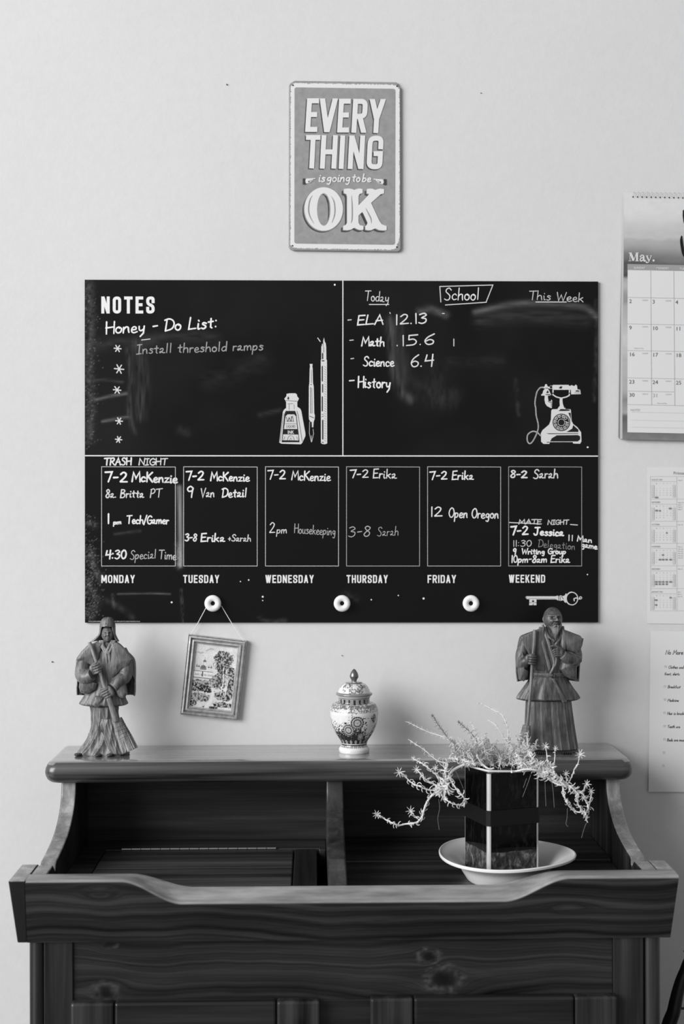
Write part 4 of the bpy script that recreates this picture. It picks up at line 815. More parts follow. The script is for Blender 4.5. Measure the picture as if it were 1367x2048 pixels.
bk = Print(yc_-.0006); bk.ribbon([q(1362, 480), q(1362, 580), q(1380, 720), q(1440, 820)], 4.5, taper=[.8, 1, 1, .6]); bk.ribbon([q(*p) for p in catmull([(1317, 1010), (1312, 1100), (1330, 1240), (1360, 1380), (1440, 1470), (1560, 1350), (1600, 1150)], 6)], 5.2, taper=[.5, 1, 1.1, 1, .9, .8, .5]); bk.build('brush_lettering', shadeof(22), CL)
bk = Print(-.0092)
for k in range(36):
    x, y = cpx(1265.2+k*9.05, 393.6); bk.disc(x, y, 1.6, 8)
bk.build('punch_hole', shadeof(30), CL)
wire = shadeof(170, .35)
for k in range(36):
    x, y = cpx(1265.2+k*9.05, 393.6); c = pt(x+.6, y-4.4, -.0095); mb = MB()
    tube(mb, [(c[0]+.0007*math.sin(a), c[1]+.0042*math.cos(a), c[2]+.0052*math.sin(a)) for a in np.linspace(-1.7, 3.9, 14)], .00045, 5); build('wire_loop', mb, wire, CL)

# ---------------------------------------------------------------- two sheets of paper
def sheet(name, cor, y, label, curl=.0, tone=207, curlb=0):
    tl, tr, br, bl = [np.array(c, float) for c in cor]; n = 24; V = []
    for i in range(n):
        for j in range(n):
            a, b = j/(n-1), i/(n-1); p = (tl*(1-a)+tr*a)*(1-b)+(bl*(1-a)+br*a)*b; q_ = pt(p[0], p[1], y); q_[1] -= curl*(1-a)**3*(.3+.7*b)+curlb*b**3; V.append(q_)
    mb = MB(); mb.add(V, [f[::-1] for f in grid_faces(n, n)]); o = build(name, mb, shadeof(tone, .8), None, loc=pt(*((tl+br)/2), y))
    so = o.modifiers.new('thick', 'SOLIDIFY'); so.thickness = .0003; so.offset = -1; return o
S1 = sheet('school_calendar_sheet', [(1294, 934), (1538, 936), (1538, 1250), (1294, 1247)], -.0012, '', 0, 211)
tag(S1, 'printed school calendar sheet with small month grids, on the wall below the wall calendar', 'paper')
S2 = sheet('checklist_sheet', [(1300.5, 1262), (1544, 1264), (1541, 1586), (1296, 1583.5)], -.0040, '', 0, 212, 0)
tag(S2, 'white paper checklist beginning with clothes and breakfast, lowest sheet at the right edge', 'paper')
y1 = -.0017; q = lambda x, y: (1270+x/5.856, 920+y/5.856)
ln = Print(y1); g1 = Print(y1-.0001); t1 = Print(y1-.0002); d1 = Print(y1-.0002)
months = [('AUGUST 2020', 192, 6, 31), ('SEPTEMBER', 456, 2, 30), ('OCTOBER', 716, 4, 31), ('NOVEMBER', 975, 0, 30), ('DECEMBER', 1238, 2, 31), ('JANUARY 2021', 1505, 5, 31), ]
for nm, y0, fd, nd in months:
    ln.ribbon([q(172, y0), q(900, y0)], .5, 'flat'); ln.ribbon([q(185, y0+60), q(478, y0+60)], .5, 'flat'); p = q(188, y0+47); typeset(t1, nm, p[0], p[1], 3.0, xs=.8)
    for c, ch in enumerate('SMTWTFS'): p = q(203+c*41, y0+88); typeset(t1, ch, p[0], p[1], 1.5, .01, align='c')
    for d in range(nd):
        c = (fd+d) % 7; r_ = (fd+d)//7; p = q(203+c*41, y0+115+r_*27); typeset(t1, str(d+1), p[0], p[1], 1.5, .0, align='c')
    for c in (0, 6):
        a = q(203+c*41-16, y0+100); b = q(203+c*41+16, y0+100+27*5.4); g1.rect(a[0], a[1], b[0], b[1])
ln.ribbon([q(172, 1765), q(900, 1765)], .5, 'flat')
for x in (174, 482): ln.ribbon([q(x, 192), q(x, 1765)], .5, 'flat')
for x, y, w_ in ((246, 438, 18), (405, 567, 16), (285, 594, 10), (246, 592, 16), (365, 853, 8), (320, 1112, 12), (285, 1166, 14), (322, 1166, 14), (362, 1166, 14), (410, 1166, 14), (243, 1427, 16), (283, 1427, 14), (322, 1427, 14), (365, 1427, 14), (410, 1427, 16), (243, 1454, 14), (283, 1454, 12), (322, 1454, 14), (365, 1454, 12), (410, 1612, 12), (240, 1641, 16), (240, 1697, 12)):
    a = q(x-w_, y-10); b = q(x+w_, y+10); d1.rect(a[0], a[1], b[0], b[1])
for y, s_ in ((236, 'Aug. 31'), (498, 'Sept. 1-4'), (524, 'Sept. 7'), (550, 'Sept. 8'), (577, 'Sept. 9'), (757, 'Oct. 14'), (1017, 'Nov. 2'), (1043, 'Nov. 20'), (1068, 'Nov. 23'), (1094, 'Nov. 25'), (1120, 'Nov. 26'), (1146, 'Nov. 27'), (1276, 'Dec. 21'), (1545, 'Jan. 1'), (1571, 'Jan. 4'), (1597, 'Jan. 18')):
    p = q(498, y+6); typeset(t1, s_, p[0], p[1], 2.0, .005)
p = q(443, 170); typeset(t1, 'Primary', p[0], p[1], 6.0)
ln.build('table_line', shadeof(182), S1); g1.build('weekend_shading', shadeof(194), S1); t1.build('small_print', shadeof(138), S1); d1.build('marked_day', shadeof(134), S1)
q = lambda x, y: (1270+x/5.69, 1240+y/5.69); t1 = Print(-.0043); t2 = Print(-.0043)
for x, y, s_, c in ((342, 392, 'No More', 9.0), (375, 552, 'Clothes and', 5.6), (330, 628, 'front, shirts', 5.4), (368, 775, 'Breakfast', 5.6), (365, 928, 'Medicine', 5.6), (362, 1078, 'Hair is brushed', 5.6), (362, 1228, 'Teeth are', 5.6), (358, 1380, 'Beds are made', 5.6)):
    p = q(x, y); n = sum(HW[k][0]+1.1 for k in s_)*c/10*.86; hand(t1, s_, p[0], p[0]+n, p[1], p[1]+.3, c, .85 if c < 8 else 1.1, .22, .1)
for x, y in ((342, 530), (335, 755), (335, 905), (330, 1055), (330, 1207), (330, 1358), (323, 1508), (318, 1660)):
    p = q(x, y); t2.ribbon([(p[0]+2*math.cos(a), p[1]+2*math.sin(a)) for a in np.linspace(0, 2*math.pi, 11)[:-1]], .5, closed=True)
t1.build('handwritten_print', shadeof(70), S2); t2.build('bullet_ring', shadeof(140), S2)
for x, y in ((453.5, 169.5), (104.5, 1323.5), (683.5, 1311), (961, 186.5)):
    c = pt(x, y, 0); mb = MB(); tube(mb, [(c[0], .002, c[2]), (c[0], -.002, c[2])], .0011 if x < 600 else .0007, 8)
    tag(build('nail', mb, shadeof(40)), {453.5: 'tiny nail in the wall upper left of the tin sign', 104.5: 'tiny nail in the wall left of the hooded carved figurine', 683.5: 'tiny nail in the wall above the lidded vase', 961: 'tiny nail in the wall right of the tin sign'}[x], 'nail')
def zsh(x): return ZS+.0021*x
# ---------------------------------------------------------------- lidded vase
yv = -.080; vc = pt(707.7, 1420, yv); S_ = np.linalg.norm(pt(807.7, 1420, yv)-pt(707.7, 1420, yv))/100
VS = empty('ginger_jar', (vc[0], yv, zsh(vc[0])), 'small lidded porcelain jar with dark floral painting, at the middle of the top shelf', 'jar')
zv = lambda cy: VS.location[2]+(1835-cy)/9.75*S_*1.0-.001
def prof_pts(pr_, n=6):
    return [(max(p[0], .0001), p[1]) for p in catmull([(r/9.75*S_, zv(y)) for r, y in pr_], n)]
glaze = attrmat('painted_porcelain', 'tone', .18, .5, .4)
def painted_lathe(name, pr_, tonef, parent, n=20, ns=320):
    P_ = prof_pts(pr_, n); mb = MB(); lathe(mb, P_, (vc[0], yv), ns)
    a = np.tile(np.linspace(0, 2*math.pi, ns, endpoint=False), len(P_)); z = np.repeat([p[1] for p in P_], ns); r = np.repeat([p[0] for p in P_], ns)
    cy = 1835-(z-VS.location[2]+.001)/S_*9.75; px = 662+np.cos(a)*r/S_*9.75; back = np.sin(a) > 0
    return build(name, mb, glaze, parent, smooth=True, attrs=dict(tone=np.clip(tonef(a, cy, px, back), .01, .9)))
W0 = .66
def nz(a, cy, s, seed, o=3): return vnoise(np.cos(a)*s*4+s*4, np.sin(a)*s*4+cy/240*s*4, seed, o)
def body_tone(a, cy, px, back):
    arc = (a+math.pi/2)*440                # arc length in the same units as cy, zero facing the room
    arc = (arc+440*math.pi) % (880*math.pi)-440*math.pi
    n1 = vnoise(arc/26, cy/26, 1, 2); n2 = vnoise(arc/11, cy/11, 2, 2); n3 = vnoise(arc/60, cy/60, 3, 2)
    g = np.full(a.shape, W0)
    upper = (cy < 1010) & (cy > 868); g = np.where(upper & (n1*.5+n2*.5 > .50-.15*np.exp(-((cy-900)/30.)**2)), .15, g)
    dens = .30+.42*sstep(1050, 1620, cy+120*(n3-.5))-.30*np.exp(-((arc-330)/110.)**2-((cy-1400)/130.)**2)+.10*np.exp(-((arc-40)/200.)**2)
    dens = np.where(np.exp(-((arc-420)/70.)**2-((cy-1130)/90.)**2) > .4, .62, dens); dens = dens-.35*np.exp(-((arc+300)/150.)**2-((cy-1060)/110.)**2)-.3*np.exp(-((arc-200)/130.)**2-((cy-1020)/60.)**2)
    g = np.where((cy > 990) & (n1*.55+n2*.45 < dens), .02, g)
    for ax, ay, R0 in ((50, 1200, 130), (-130, 1345, 120), (150, 1480, 80), (-700, 1250, 130), (700, 1300, 120), (1300, 1300, 130)):
        d = np.hypot(arc-ax, cy-ay); th = np.arctan2(cy-ay, arc-ax); pet = .5+.5*np.cos(th*16)
        g = np.where((d < R0) & (d > 32), np.where((np.cos(d/R0*18)*.5+.5)*.6+pet*.4 > .52, .42, .05), g); g = np.where(d < 32, .5, g); g = np.where(d < 20, .28, g)
    for j in range(9):
        bx = -560+j*150; d = ((arc-bx)/34)**2+((cy-1590)/36)**2; g = np.where((d < 1) & (cy > 1540), np.where(d > .5, .5, .25), g)
    g = np.where(np.abs(cy-1640) < 8, .55, g); st = (np.sin(arc/5.5) > 0) | (cy < 1672)
    g = np.where((cy > 1648) & (cy < 1712), np.where(st, .02, W0), g); g = np.where(cy > 1712, W0+.02, g)
    band = (cy < 862) & (cy > 776); lz = np.abs(((arc/150) % 1)-.5)*2; g = np.where(band, np.where((lz < .62) & (np.sin(arc/6)*np.sin(cy/5.) > .0), .5, .012), g)
    return g
painted_lathe('body', [(0, 1846), (240, 1843), (285, 1825), (298, 1775), (290, 1740), (252, 1690), (250, 1650), (272, 1590), (345, 1480), (400, 1380), (445, 1240), (466, 1100), (468, 1040), (455, 960), (410, 880), (330, 850), (303, 845), (303, 775), (300, 745)], body_tone, VS)
def lid_tone(a, cy, px, back):
    arc = (a+math.pi/2)*300; arc = (arc+300*math.pi) % (600*math.pi)-300*math.pi
    n1 = vnoise(arc/24, cy/20, 5, 2); n2 = vnoise(arc/10, cy/9, 6, 2); g = np.full(a.shape, W0)
    m_ = ((np.abs(arc-30) < 150) & (cy > 560) & (cy < 700)) | ((cy < 560) & (np.abs(np.sin(arc/110)) > .45)) | (np.hypot(arc+220, cy-600) < 40)
    g = np.where(m_ & (n1*.5+n2*.5 > .50), .10, g); g = np.where((cy > 655), .20, g); g = np.where((cy > 712) & (cy < 738), .62, g); g = np.where(cy > 738, .25, g); g = np.where((cy < 480) & (cy > 462), .12, g)
    return g
LD = painted_lathe('lid', [(303, 775), (318, 745), (325, 728), (352, 705), (357, 688), (345, 668), (318, 655), (300, 610), (275, 560), (225, 505), (155, 470), (150, 458), (60, 448), (0, 446)], lid_tone, VS)
gilt = mat('gilt_finial', 120, .28, .5, .8)
mb = MB(); lathe(mb, prof_pts([(50, 446), (52, 425), (60, 408), (82, 370), (84, 335), (66, 280), (30, 225), (0, 205)], 8), (vc[0], yv), 32); build('finial', mb, gilt, LD, smooth=True)

# ---------------------------------------------------------------- carved wooden figurines
class Fig:
    def __init__(s, ox, oy, k, y0, name, label, foot):
        s.ox, s.oy, s.k, s.y0 = ox, oy, k, y0; c = s.w(foot[0], foot[1]); s.dz = zsh(c[0])-c[2]; s.root = empty(name, (c[0], y0, zsh(c[0])), label, 'figurine')
        s.u = np.linalg.norm(s.w(100, 100)-s.w(0, 100))/100         # metres per crop pixel
    def w(s, x, y, d=0.0):          # crop pixel -> world; d = depth toward the room in crop pixels
        p = pt(s.ox+x/s.k, s.oy+y/s.k, s.y0)
        if hasattr(s, 'u'): p = p+np.array([0, -d*s.u, s.dz])
        return p
def loft(F, mb, rings, ns=96, n=10, fold=None, power=2.0, capt=True, capb=True):
    """rings: (y, xl, xr, depth_front, depth_back) in crop pixels, smooth between; fold(a, y) -> radial factor"""
    Rg = np.array(rings, float); C = catmull(Rg, n); a = np.linspace(0, 2*math.pi, ns, endpoint=False); V = []
    for y, xl, xr, df, db in C:
        cx, rx = (xl+xr)/2, (xr-xl)/2; cd, rd = (df+db)/2, (df-db)/2
        ca, sa = np.cos(a), np.sin(a); e = 2/power
        ux = np.sign(ca)*np.abs(ca)**e; ud = -np.sign(sa)*np.abs(sa)**e
        f_ = 1+(fold(a, y) if fold else 0)
        for j in range(ns): V.append(F.w(cx+rx*ux[j]*(f_[j] if fold else 1), y, cd+rd*ud[j]*(f_[j] if fold else 1)))
    f = grid_faces(len(C), ns, True)
    f = [q[::-1] for q in f]
    if capt: f.append(tuple(range(ns)))
    if capb: f.append(tuple((len(C)-1)*ns+i for i in range(ns))[::-1])
    mb.add(V, f)
def sweep(F, mb, pts, rx, ns=22, n=6, flat=1.0, caps=True):
    P_ = catmull(np.array([F.w(*p) for p in pts]), n); m_ = len(P_); r = np.interp(np.linspace(0, 1, m_), np.linspace(0, 1, len(rx)), rx)*F.u
    tube(mb, P_, r, ns, flat, caps)
def face(F, parent, cx, cy, rx, ry, rd, yaw=0, pitch=0, depth=0, beard=False, smile=1):
    nu, nv = 150, 110; V = []
    lon = np.linspace(-math.pi, math.pi, nu, endpoint=False); lat = np.linspace(.02, math.pi-.02, nv); LO, LA = np.meshgrid(lon, lat)
    ux = np.sin(LA)*np.sin(LO); uy = np.sin(LA)*np.cos(LO); uz = np.cos(LA)          # uy = toward the viewer
    u, v = ux, uz; fr = sstep(.15, .5, uy)
    G_ = lambda x, z, a, b: np.exp(-((u-x)/a)**2-((v-z)/b)**2)
    Ga = lambda x, z, a, b: G_(x, z, a, b)+G_(-x, z, a, b)
    d = 0*u
    d += .05*np.exp(-((v-.22-.10*np.abs(u))/.07)**2)*(np.abs(u) < .75)                    # brow
    d -= .13*Ga(.34, .06, .17, .10); d += .06*Ga(.34, .03, .13, .055)                        # sockets, lids
    for s in (-1, 1): d -= .055*np.exp(-((v-.03+.25*(u-s*.34)**2/.1*.1)/.018)**2)*np.exp(-((u-s*.34)/.15)**4)
    d += .26*np.exp(-(u/(.075+.10*sstep(.1, -.22, v)))**2)*sstep(.26, -.12, v)*sstep(-.30, -.20, v)    # nose
    d += .07*Ga(.13, -.19, .055, .06)
    d += .12*Ga(.46, -.20, .20, .17)                                                       # cheeks
    for s in (-1, 1):
        xc = s*(.16+.70*np.clip(-.15-v, 0, 1)); d -= .045*np.exp(-((u-xc)/.045)**2)*sstep(-.10, -.22, v)*sstep(-.62, -.45, v)
    d += .07*np.exp(-((v+.47)/.13)**2-(u/.26)**2); d -= .085*np.exp(-((v+.47-.35*smile*u*u)/.022)**2)*(np.exp(-(u/.27)**4)); d += .03*np.exp(-((v+.54)/.04)**2-(u/.18)**2)
    d += .09*np.exp(-((v+.80)/.14)**2-(u/.25)**2)
    for k_ in range(3): d -= .022*np.exp(-((v-.42-.13*k_+.1*u*u)/.018)**2)*(np.abs(u) < .5)*(1 if beard else .0)
    for s in (-1, 1):
        for q in (.05, .12): d -= .02*np.exp(-((v-q+.25*(s*u-.55))/.015)**2)*np.exp(-((s*u-.62)/.1)**2)
    ear = np.exp(-((np.abs(LO)-1.62)/.10)**2-((uz+.02)/.24)**2); d = 1.5*d*fr+.20*ear-.10*np.exp(-((np.abs(LO)-1.55)/.04)**2-((uz+.0)/.13)**2)
    jaw = 1-.22*sstep(-.15, -.95, uz); x = ux*jaw*(1); y_ = uy; z = uz
    x = x+d*ux*.6; y_ = y_*(1-.0)+d*np.maximum(uy, .2)
    cr = .02*vnoise(LO*5, LA*5, 4, 3); x, y_, z = x*(1+cr), y_*(1+cr), z
    X, Y, Z = x*rx, y_*rd, z*ry
    c, s = math.cos(pitch), math.sin(pitch); Y, Z = Y*c+Z*s, Z*c-Y*s
    c, s = math.cos(yaw), math.sin(yaw); X, Y = X*c+Y*s, Y*c-X*s
    base = F.w(cx, cy, depth); V = np.stack([base[0]+X*F.u, base[1]-Y*F.u, base[2]+Z*F.u], -1).reshape(-1, 3)
    mb = MB(); f = [q[::-1] for q in grid_faces(nv, nu, True)]; f.append(tuple(range(nu))); f.append(tuple((nv-1)*nu+i for i in range(nu))[::-1]); mb.add(V, f)
    return build('head', mb, M['carved'], parent, smooth=True)
def hand_grip(F, parent, c, ax, side, Rr, fw, nf=4, arc=(205, 20), palm=1.0, depth=0, thumb=True):
    """four fingers wrapped over the front of a rod; c crop position, ax unit axis (crop x, y), side = where the palm is (-1 left, 1 right)"""
    mb = MB(); ax = np.array(ax, float)/np.hypot(*ax); nx_ = np.array([-ax[1], ax[0]]); 
    if nx_[0] < 0: nx_ = -nx_
    for k in range(nf):
        o = (k-(nf-1)/2)*fw*1.95; L = (1, 1.08, 1.02, .86)[k % 4]; P_ = []
        for t_ in np.linspace(0, 1, 7):
            a = R(arc[0]+(arc[1]-arc[0])*t_*L); u = Rr*math.cos(a)*1.15*(-side if side > 0 else 1)*1; 
            u = math.cos(a)*Rr*1.2; u = u if side < 0 else -u
            dd = -math.sin(a)*Rr if False else abs(math.sin(a))*Rr
            P_.append(F.w(c[0]+ax[0]*o+nx_[0]*u, c[1]+ax[1]*o+nx_[1]*u, depth+dd+fw*.4))
        capsule(mb, P_, np.array([fw*1.05, fw, fw*.95, fw*.85])*F.u, 10)
    pc_ = (c[0]+nx_[0]*side*Rr*1.45, c[1]+nx_[1]*side*Rr*1.45)
    ang = math.atan2(-ax[1], ax[0]); Rm = np.array([[math.cos(ang), 0, -math.sin(ang)], [0, 1, 0], [math.sin(ang), 0, math.cos(ang)]])
    ellipsoid(mb, F.w(pc_[0], pc_[1], depth+Rr*.25), (fw*4.3*F.u*palm, fw*1.9*F.u, fw*2.5*F.u), 20, 12, Rm)
    if thumb:
        t0 = (c[0]-ax[0]*fw*3.2+nx_[0]*side*Rr*1.2, c[1]-ax[1]*fw*3.2+nx_[1]*side*Rr*1.2); t1_ = (c[0]-ax[0]*fw*4.6, c[1]-ax[1]*fw*4.6)
        capsule(mb, [F.w(t0[0], t0[1], depth+Rr*.4), F.w((t0[0]+t1_[0])/2, (t0[1]+t1_[1])/2, depth+Rr*.9), F.w(t1_[0]-nx_[0]*side*Rr*.5, t1_[1]-nx_[1]*side*Rr*.5, depth+Rr*.9)], np.array([fw*1.15, fw, fw*.85])*F.u, 10)
    return build('hand', mb, M['carved'], parent, smooth=True, remesh=.00035)
def broom(F, hand_pts, r, neck, brush, seed=0, bind=3):
    mb = MB(); P_ = catmull(np.array([F.w(*p) for p in hand_pts]), 6); rr = np.interp(np.linspace(0, 1, len(P_)), np.linspace(0, 1, len(r)), r)*F.u
    tube(mb, P_, rr, 12); o = build('broom_handle', mb, M['carved'], F.root, smooth=True)
    mb = MB(); rs = random.Random(seed); a, b = np.array(brush[0], float), np.array(brush[1], float); ra, rb = brush[2], brush[3]; d = b-a; n_ = np.array([-d[1], d[0]])/np.hypot(d[0], d[1])
    tube(mb, [F.w(*(a+d*t_), brush[4]) for t_ in (0, .3, .65, .93)], np.array([ra, ra+(rb-ra)*.3, ra+(rb-ra)*.75, rb])*F.u*.72, 16, .55)
    for k in range(330):
        ph, q = rs.uniform(0, 2*math.pi), rs.random()**.25; c_, s_ = math.cos(ph)*q, math.sin(ph)*q; cur = rs.uniform(-.06, .06)
        pts = []
        for t_ in (0, .3, .65, 1*rs.uniform(.93, 1.0)):
            rad = np.interp(t_, [0, .3, .65, 1], [ra, ra+(rb-ra)*.30, ra+(rb-ra)*.75, rb]); off = n_*rad*(c_+cur*t_); pts.append(F.w(a[0]+d[0]*t_+off[0], a[1]+d[1]*t_+off[1], brush[4]+s_*rad*.55))
        tube(mb, pts, 5.0*F.u, 5)
    br = tag(build('broom_bristles', mb, M['carved'], o, smooth=True), kind='stuff')
    mb = MB()
    for k in range(bind):
        t_ = .10+.11*k; c_ = a+d*t_; rad = ra+(rb-ra)*.32*t_/.3+3; ring = []
        for ph in np.linspace(0, 2*math.pi, 21): off = n_*rad*math.cos(ph); ring.append(F.w(c_[0]+off[0]+d[0]*.01*math.sin(ph), c_[1]+off[1], brush[4]+math.sin(ph)*rad*.6))
        tube(mb, ring, 4*F.u, 6)
    build('broom_binding', mb, M['carved'], o, smooth=True)
def folds(seed, amp=.03, freqs=(7, 13, 22), drift=.004, sharp=True):
    rs = np.random.RandomState(seed); ph = rs.rand(len(freqs))*6.28; dr = rs.randn(len(freqs))*drift
    def f(a, y):
        s = 0
        for k, q in enumerate(freqs):
            w_ = np.cos(a*q+ph[k]+dr[k]*y); w_ = (1-2*np.abs(w_)**.6) if sharp else w_; s = s+w_*amp/(1+k*.6)
        return s
    return f
def cloak(F, name, rows, thick, ns=70, n=8, seed=1, amp=5):
    """open mantle: rows (y, xl, xr, depth_mid, depth_radius, angL, angR); angles in degrees measured from the back"""
    C = catmull(np.array(rows, float), n); V = []; rs = np.random.RandomState(seed)
    ph = rs.rand(4)*6.28
    for y, xl, xr, dm, dr, aL, aR in C:
        cx, rx = (xl+xr)/2, (xr-xl)/2
        for a in np.linspace(-R(aL), R(aR), ns):
            w_ = amp*(np.cos(a*9+ph[0]+y*.003)+.6*np.cos(a*17+ph[1]-y*.004)); w_ = w_*min(1, (y-C[0][0])/200)
            V.append(F.w(cx+(rx+w_)*math.sin(a), y+6*math.cos(a*5+ph[2])*(y > C[-3][0]), dm-(dr+w_)*math.cos(a)))
    mb = MB(); mb.add(V, grid_faces(len(C), ns)); o = build(name, mb, M['carved'], F.root, smooth=True)
    so = o.modifiers.new('thick', 'SOLIDIFY'); so.thickness = thick*F.u; so.offset = 0
    return o
def drape(F, mb, poly, d0, thick, bulge=0):
    """solid slab of cloth given by its outline in crop pixels, rounded toward the room"""
    poly = np.array(poly, float); c = poly.mean(0); n = len(poly); V = []; ks = [(1, 0), (1.0, .35), (.93, .75), (.75, 1), (.45, 1.12), (.15, 1.18)]
    for s, dd in [(1, -1.0)]+ks:
        for p in poly: q = c+(p-c)*s; V.append(F.w(q[0], q[1], d0+thick*dd+bulge*(1-s)))
    f = grid_faces(len(ks)+1, n, True); f.append(tuple(range(n))); f.append(tuple(len(ks)*n+i for i in range(n))[::-1]); mb.add(V, f)

# --- hooded figurine, left
A = Fig(130, 1220, 6.606, -.085, 'carved_figurine', 'carved wooden figurine of a hooded smiling woman holding a broom, left end of top shelf', (530, 1900))
mb = MB()
def fa(a, y):
    s = sstep(1250, 1500, y); w1 = np.cos(a*6+.006*y+1.2); w2 = np.cos(a*11-.007*y); return (.030+.045*s)*(1-2*np.abs(w1)**.7)+.022*(1-2*np.abs(w2)**.7)
loft(A, mb, [(1150, 300, 730, 120, -110), (1250, 318, 716, 125, -110), (1400, 345, 712, 135, -110), (1550, 345, 735, 150, -115), (1680, 300, 790, 175, -125), (1780, 238, 830, 195, -130), (1855, 178, 850, 215, -135), (1890, 160, 850, 218, -135), (1906, 205, 835, 215, -135), (1910, 240, 820, 200, -120)], 140, 10, fa)
# kimono body and flared jacket hem
loft(A, mb, [(400, 490, 640, 50, -60), (450, 420, 700, 80, -80), (560, 330, 770, 110, -95), (750, 290, 800, 130, -100), (950, 300, 790, 135, -105), (1080, 275, 795, 150, -110), (1170, 222, 815, 172, -125), (1225, 188, 840, 184, -134), (1245, 205, 820, 176, -126), (1262, 270, 770, 140, -100)], 130, 9, folds(3, .022, (8, 15, 27), .003))
# wide sleeves, left of picture then right
sweep(A, mb, [(335, 520, 20), (262, 680, 50), (248, 830, 90), (305, 870, 150), (390, 830, 190)], [70, 92, 105, 100, 78], 26, 7, 1.0)
drape(A, mb, [(185, 800), (250, 735), (330, 760), (385, 745), (400, 860), (418, 935), (448, 955), (425, 1035), (360, 1075), (280, 1092), (225, 1070), (205, 1000), (215, 920), (180, 850)], 120, 62, 20)
sweep(A, mb, [(740, 520, 10), (810, 700, 30), (800, 860, 80), (730, 930, 140), (660, 1000, 175)], [75, 95, 95, 80, 60], 26, 7, 1.0)
drape(A, mb, [(595, 960), (650, 880), (730, 820), (835, 780), (845, 900), (820, 970), (840, 1090), (790, 1160), (735, 1140), (700, 1110), (670, 1020)], 110, 55, 20)
# front lap over the lower robe
drape(A, mb, [(420, 1120), (545, 1120), (520, 1200), (490, 1270), (420, 1262), (380, 1230)], 140, 30, 10)
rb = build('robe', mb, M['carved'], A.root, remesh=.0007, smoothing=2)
# second skirt layer sweeping across
mb = MB()
loft(A, mb, [(1420, 470, 700, 165, -20), (1500, 455, 740, 185, -20), (1620, 490, 770, 205, -20), (1740, 530, 800, 225, -30), (1850, 560, 850, 232, -40), (1878, 590, 850, 215, -40)], 110, 8, folds(5, .05, (5, 11), .006)); build('outer_skirt', mb, M['carved'], A.root, remesh=.0007, smoothing=2)
mb = MB()
for x, d in ((195, 170), (470, 205), (620, 200)): ellipsoid(mb, A.w(x, 1880, d), (46*A.u, 60*A.u, 22*A.u))
build('feet', mb, M['carved'], A.root, smooth=True)
cloak(A, 'cloak', [(405, 470, 640, 0, 70, 130, 130), (450, 370, 720, 5, 95, 128, 128), (540, 250, 810, 15, 120, 122, 130), (640, 165, 905, 25, 140, 112, 128), (760, 158, 925, 20, 150, 98, 122), (900, 158, 925, 10, 150, 88, 100), (1030, 150, 922, 0, 150, 82, 92), (1135, 148, 912, -5, 150, 78, 88)], 16, seed=2, amp=7)
# mantle front falls over the shoulders
mb = MB()
drape(A, mb, [(430, 420), (500, 425), (490, 520), (455, 640), (400, 740), (330, 700), (240, 720), (165, 645), (230, 540), (330, 440)], 105, 26, 12)
drape(A, mb, [(630, 425), (700, 420), (800, 500), (905, 635), (860, 700), (840, 770), (740, 800), (650, 880), (620, 890), (600, 760), (620, 560)], 108, 28, 14)
sh = build('cloak_front', mb, M['carved'], A.root, remesh=.0007, smoothing=2)
mb = MB()
for x0, x1, x2, w_ in ((500, 520, 600, 13), (640, 600, 560, 13), (475, 500, 560, 11), (665, 640, 600, 11)):
    sweep(A, mb, [(x0, 395, 80), (x1, 470, 120), (x2, 570, 140), (x2+10, 700, 120), (x2+16, 800, 60)], [w_*1.5, w_*1.4, w_*1.2, w_, w_*.3], 12, 6, .4)
build('collar', mb, M['carved'], A.root, smooth=True)
face(A, A.root, 568, 312, 82, 118, 95, yaw=.16, pitch=-.12, depth=38)
def hood(F, rings, amp):
    C = catmull(np.array(rings, float), 9); V = []; ns = 70
    for y, xl, xr, dm, dr, ang in C:
        cx, rx = (xl+xr)/2, (xr-xl)/2
        for a in np.linspace(-R(ang), R(ang), ns): V.append(F.w(cx+rx*math.sin(a), y, dm-dr*math.cos(a)))
    mb = MB(); mb.add(V, grid_faces(len(C), ns)); o = build('hood', mb, M['carved'], F.root, smooth=True); so = o.modifiers.new('t', 'SOLIDIFY'); so.thickness = 13*F.u; so.offset = 0
hood(A, [(97, 555, 582, 20, 12, 179), (104, 520, 618, 20, 50, 179), (130, 492, 640, 20, 85, 179.5), (175, 474, 656, 20, 102, 179.5), (205, 468, 661, 20, 110, 179.5), (212, 467, 662, 20, 110, 150), (222, 466, 663, 20, 110, 136), (265, 464, 664, 20, 110, 128), (320, 452, 668, 18, 110, 124), (370, 405, 688, 10, 112, 120), (415, 345, 712, 0, 115, 118)], 0)
broom(A, [(350, 408, 175), (430, 630, 185), (500, 830, 195), (560, 1020, 205), (620, 1180, 210), (700, 1440, 205)], [24, 22, 24, 26, 34, 40], None, ((705, 1415), (868, 1838), 66, 122, 165), 1, 5)
hand_grip(A, A.root, (450, 752), (.36, .93), -1, 42, 17, depth=165); hand_grip(A, A.root, (572, 1075), (.45, .89), 1, 42, 17, depth=185, palm=1.05)

CW = M['carved']; M['carved'] = M['carved_dark']
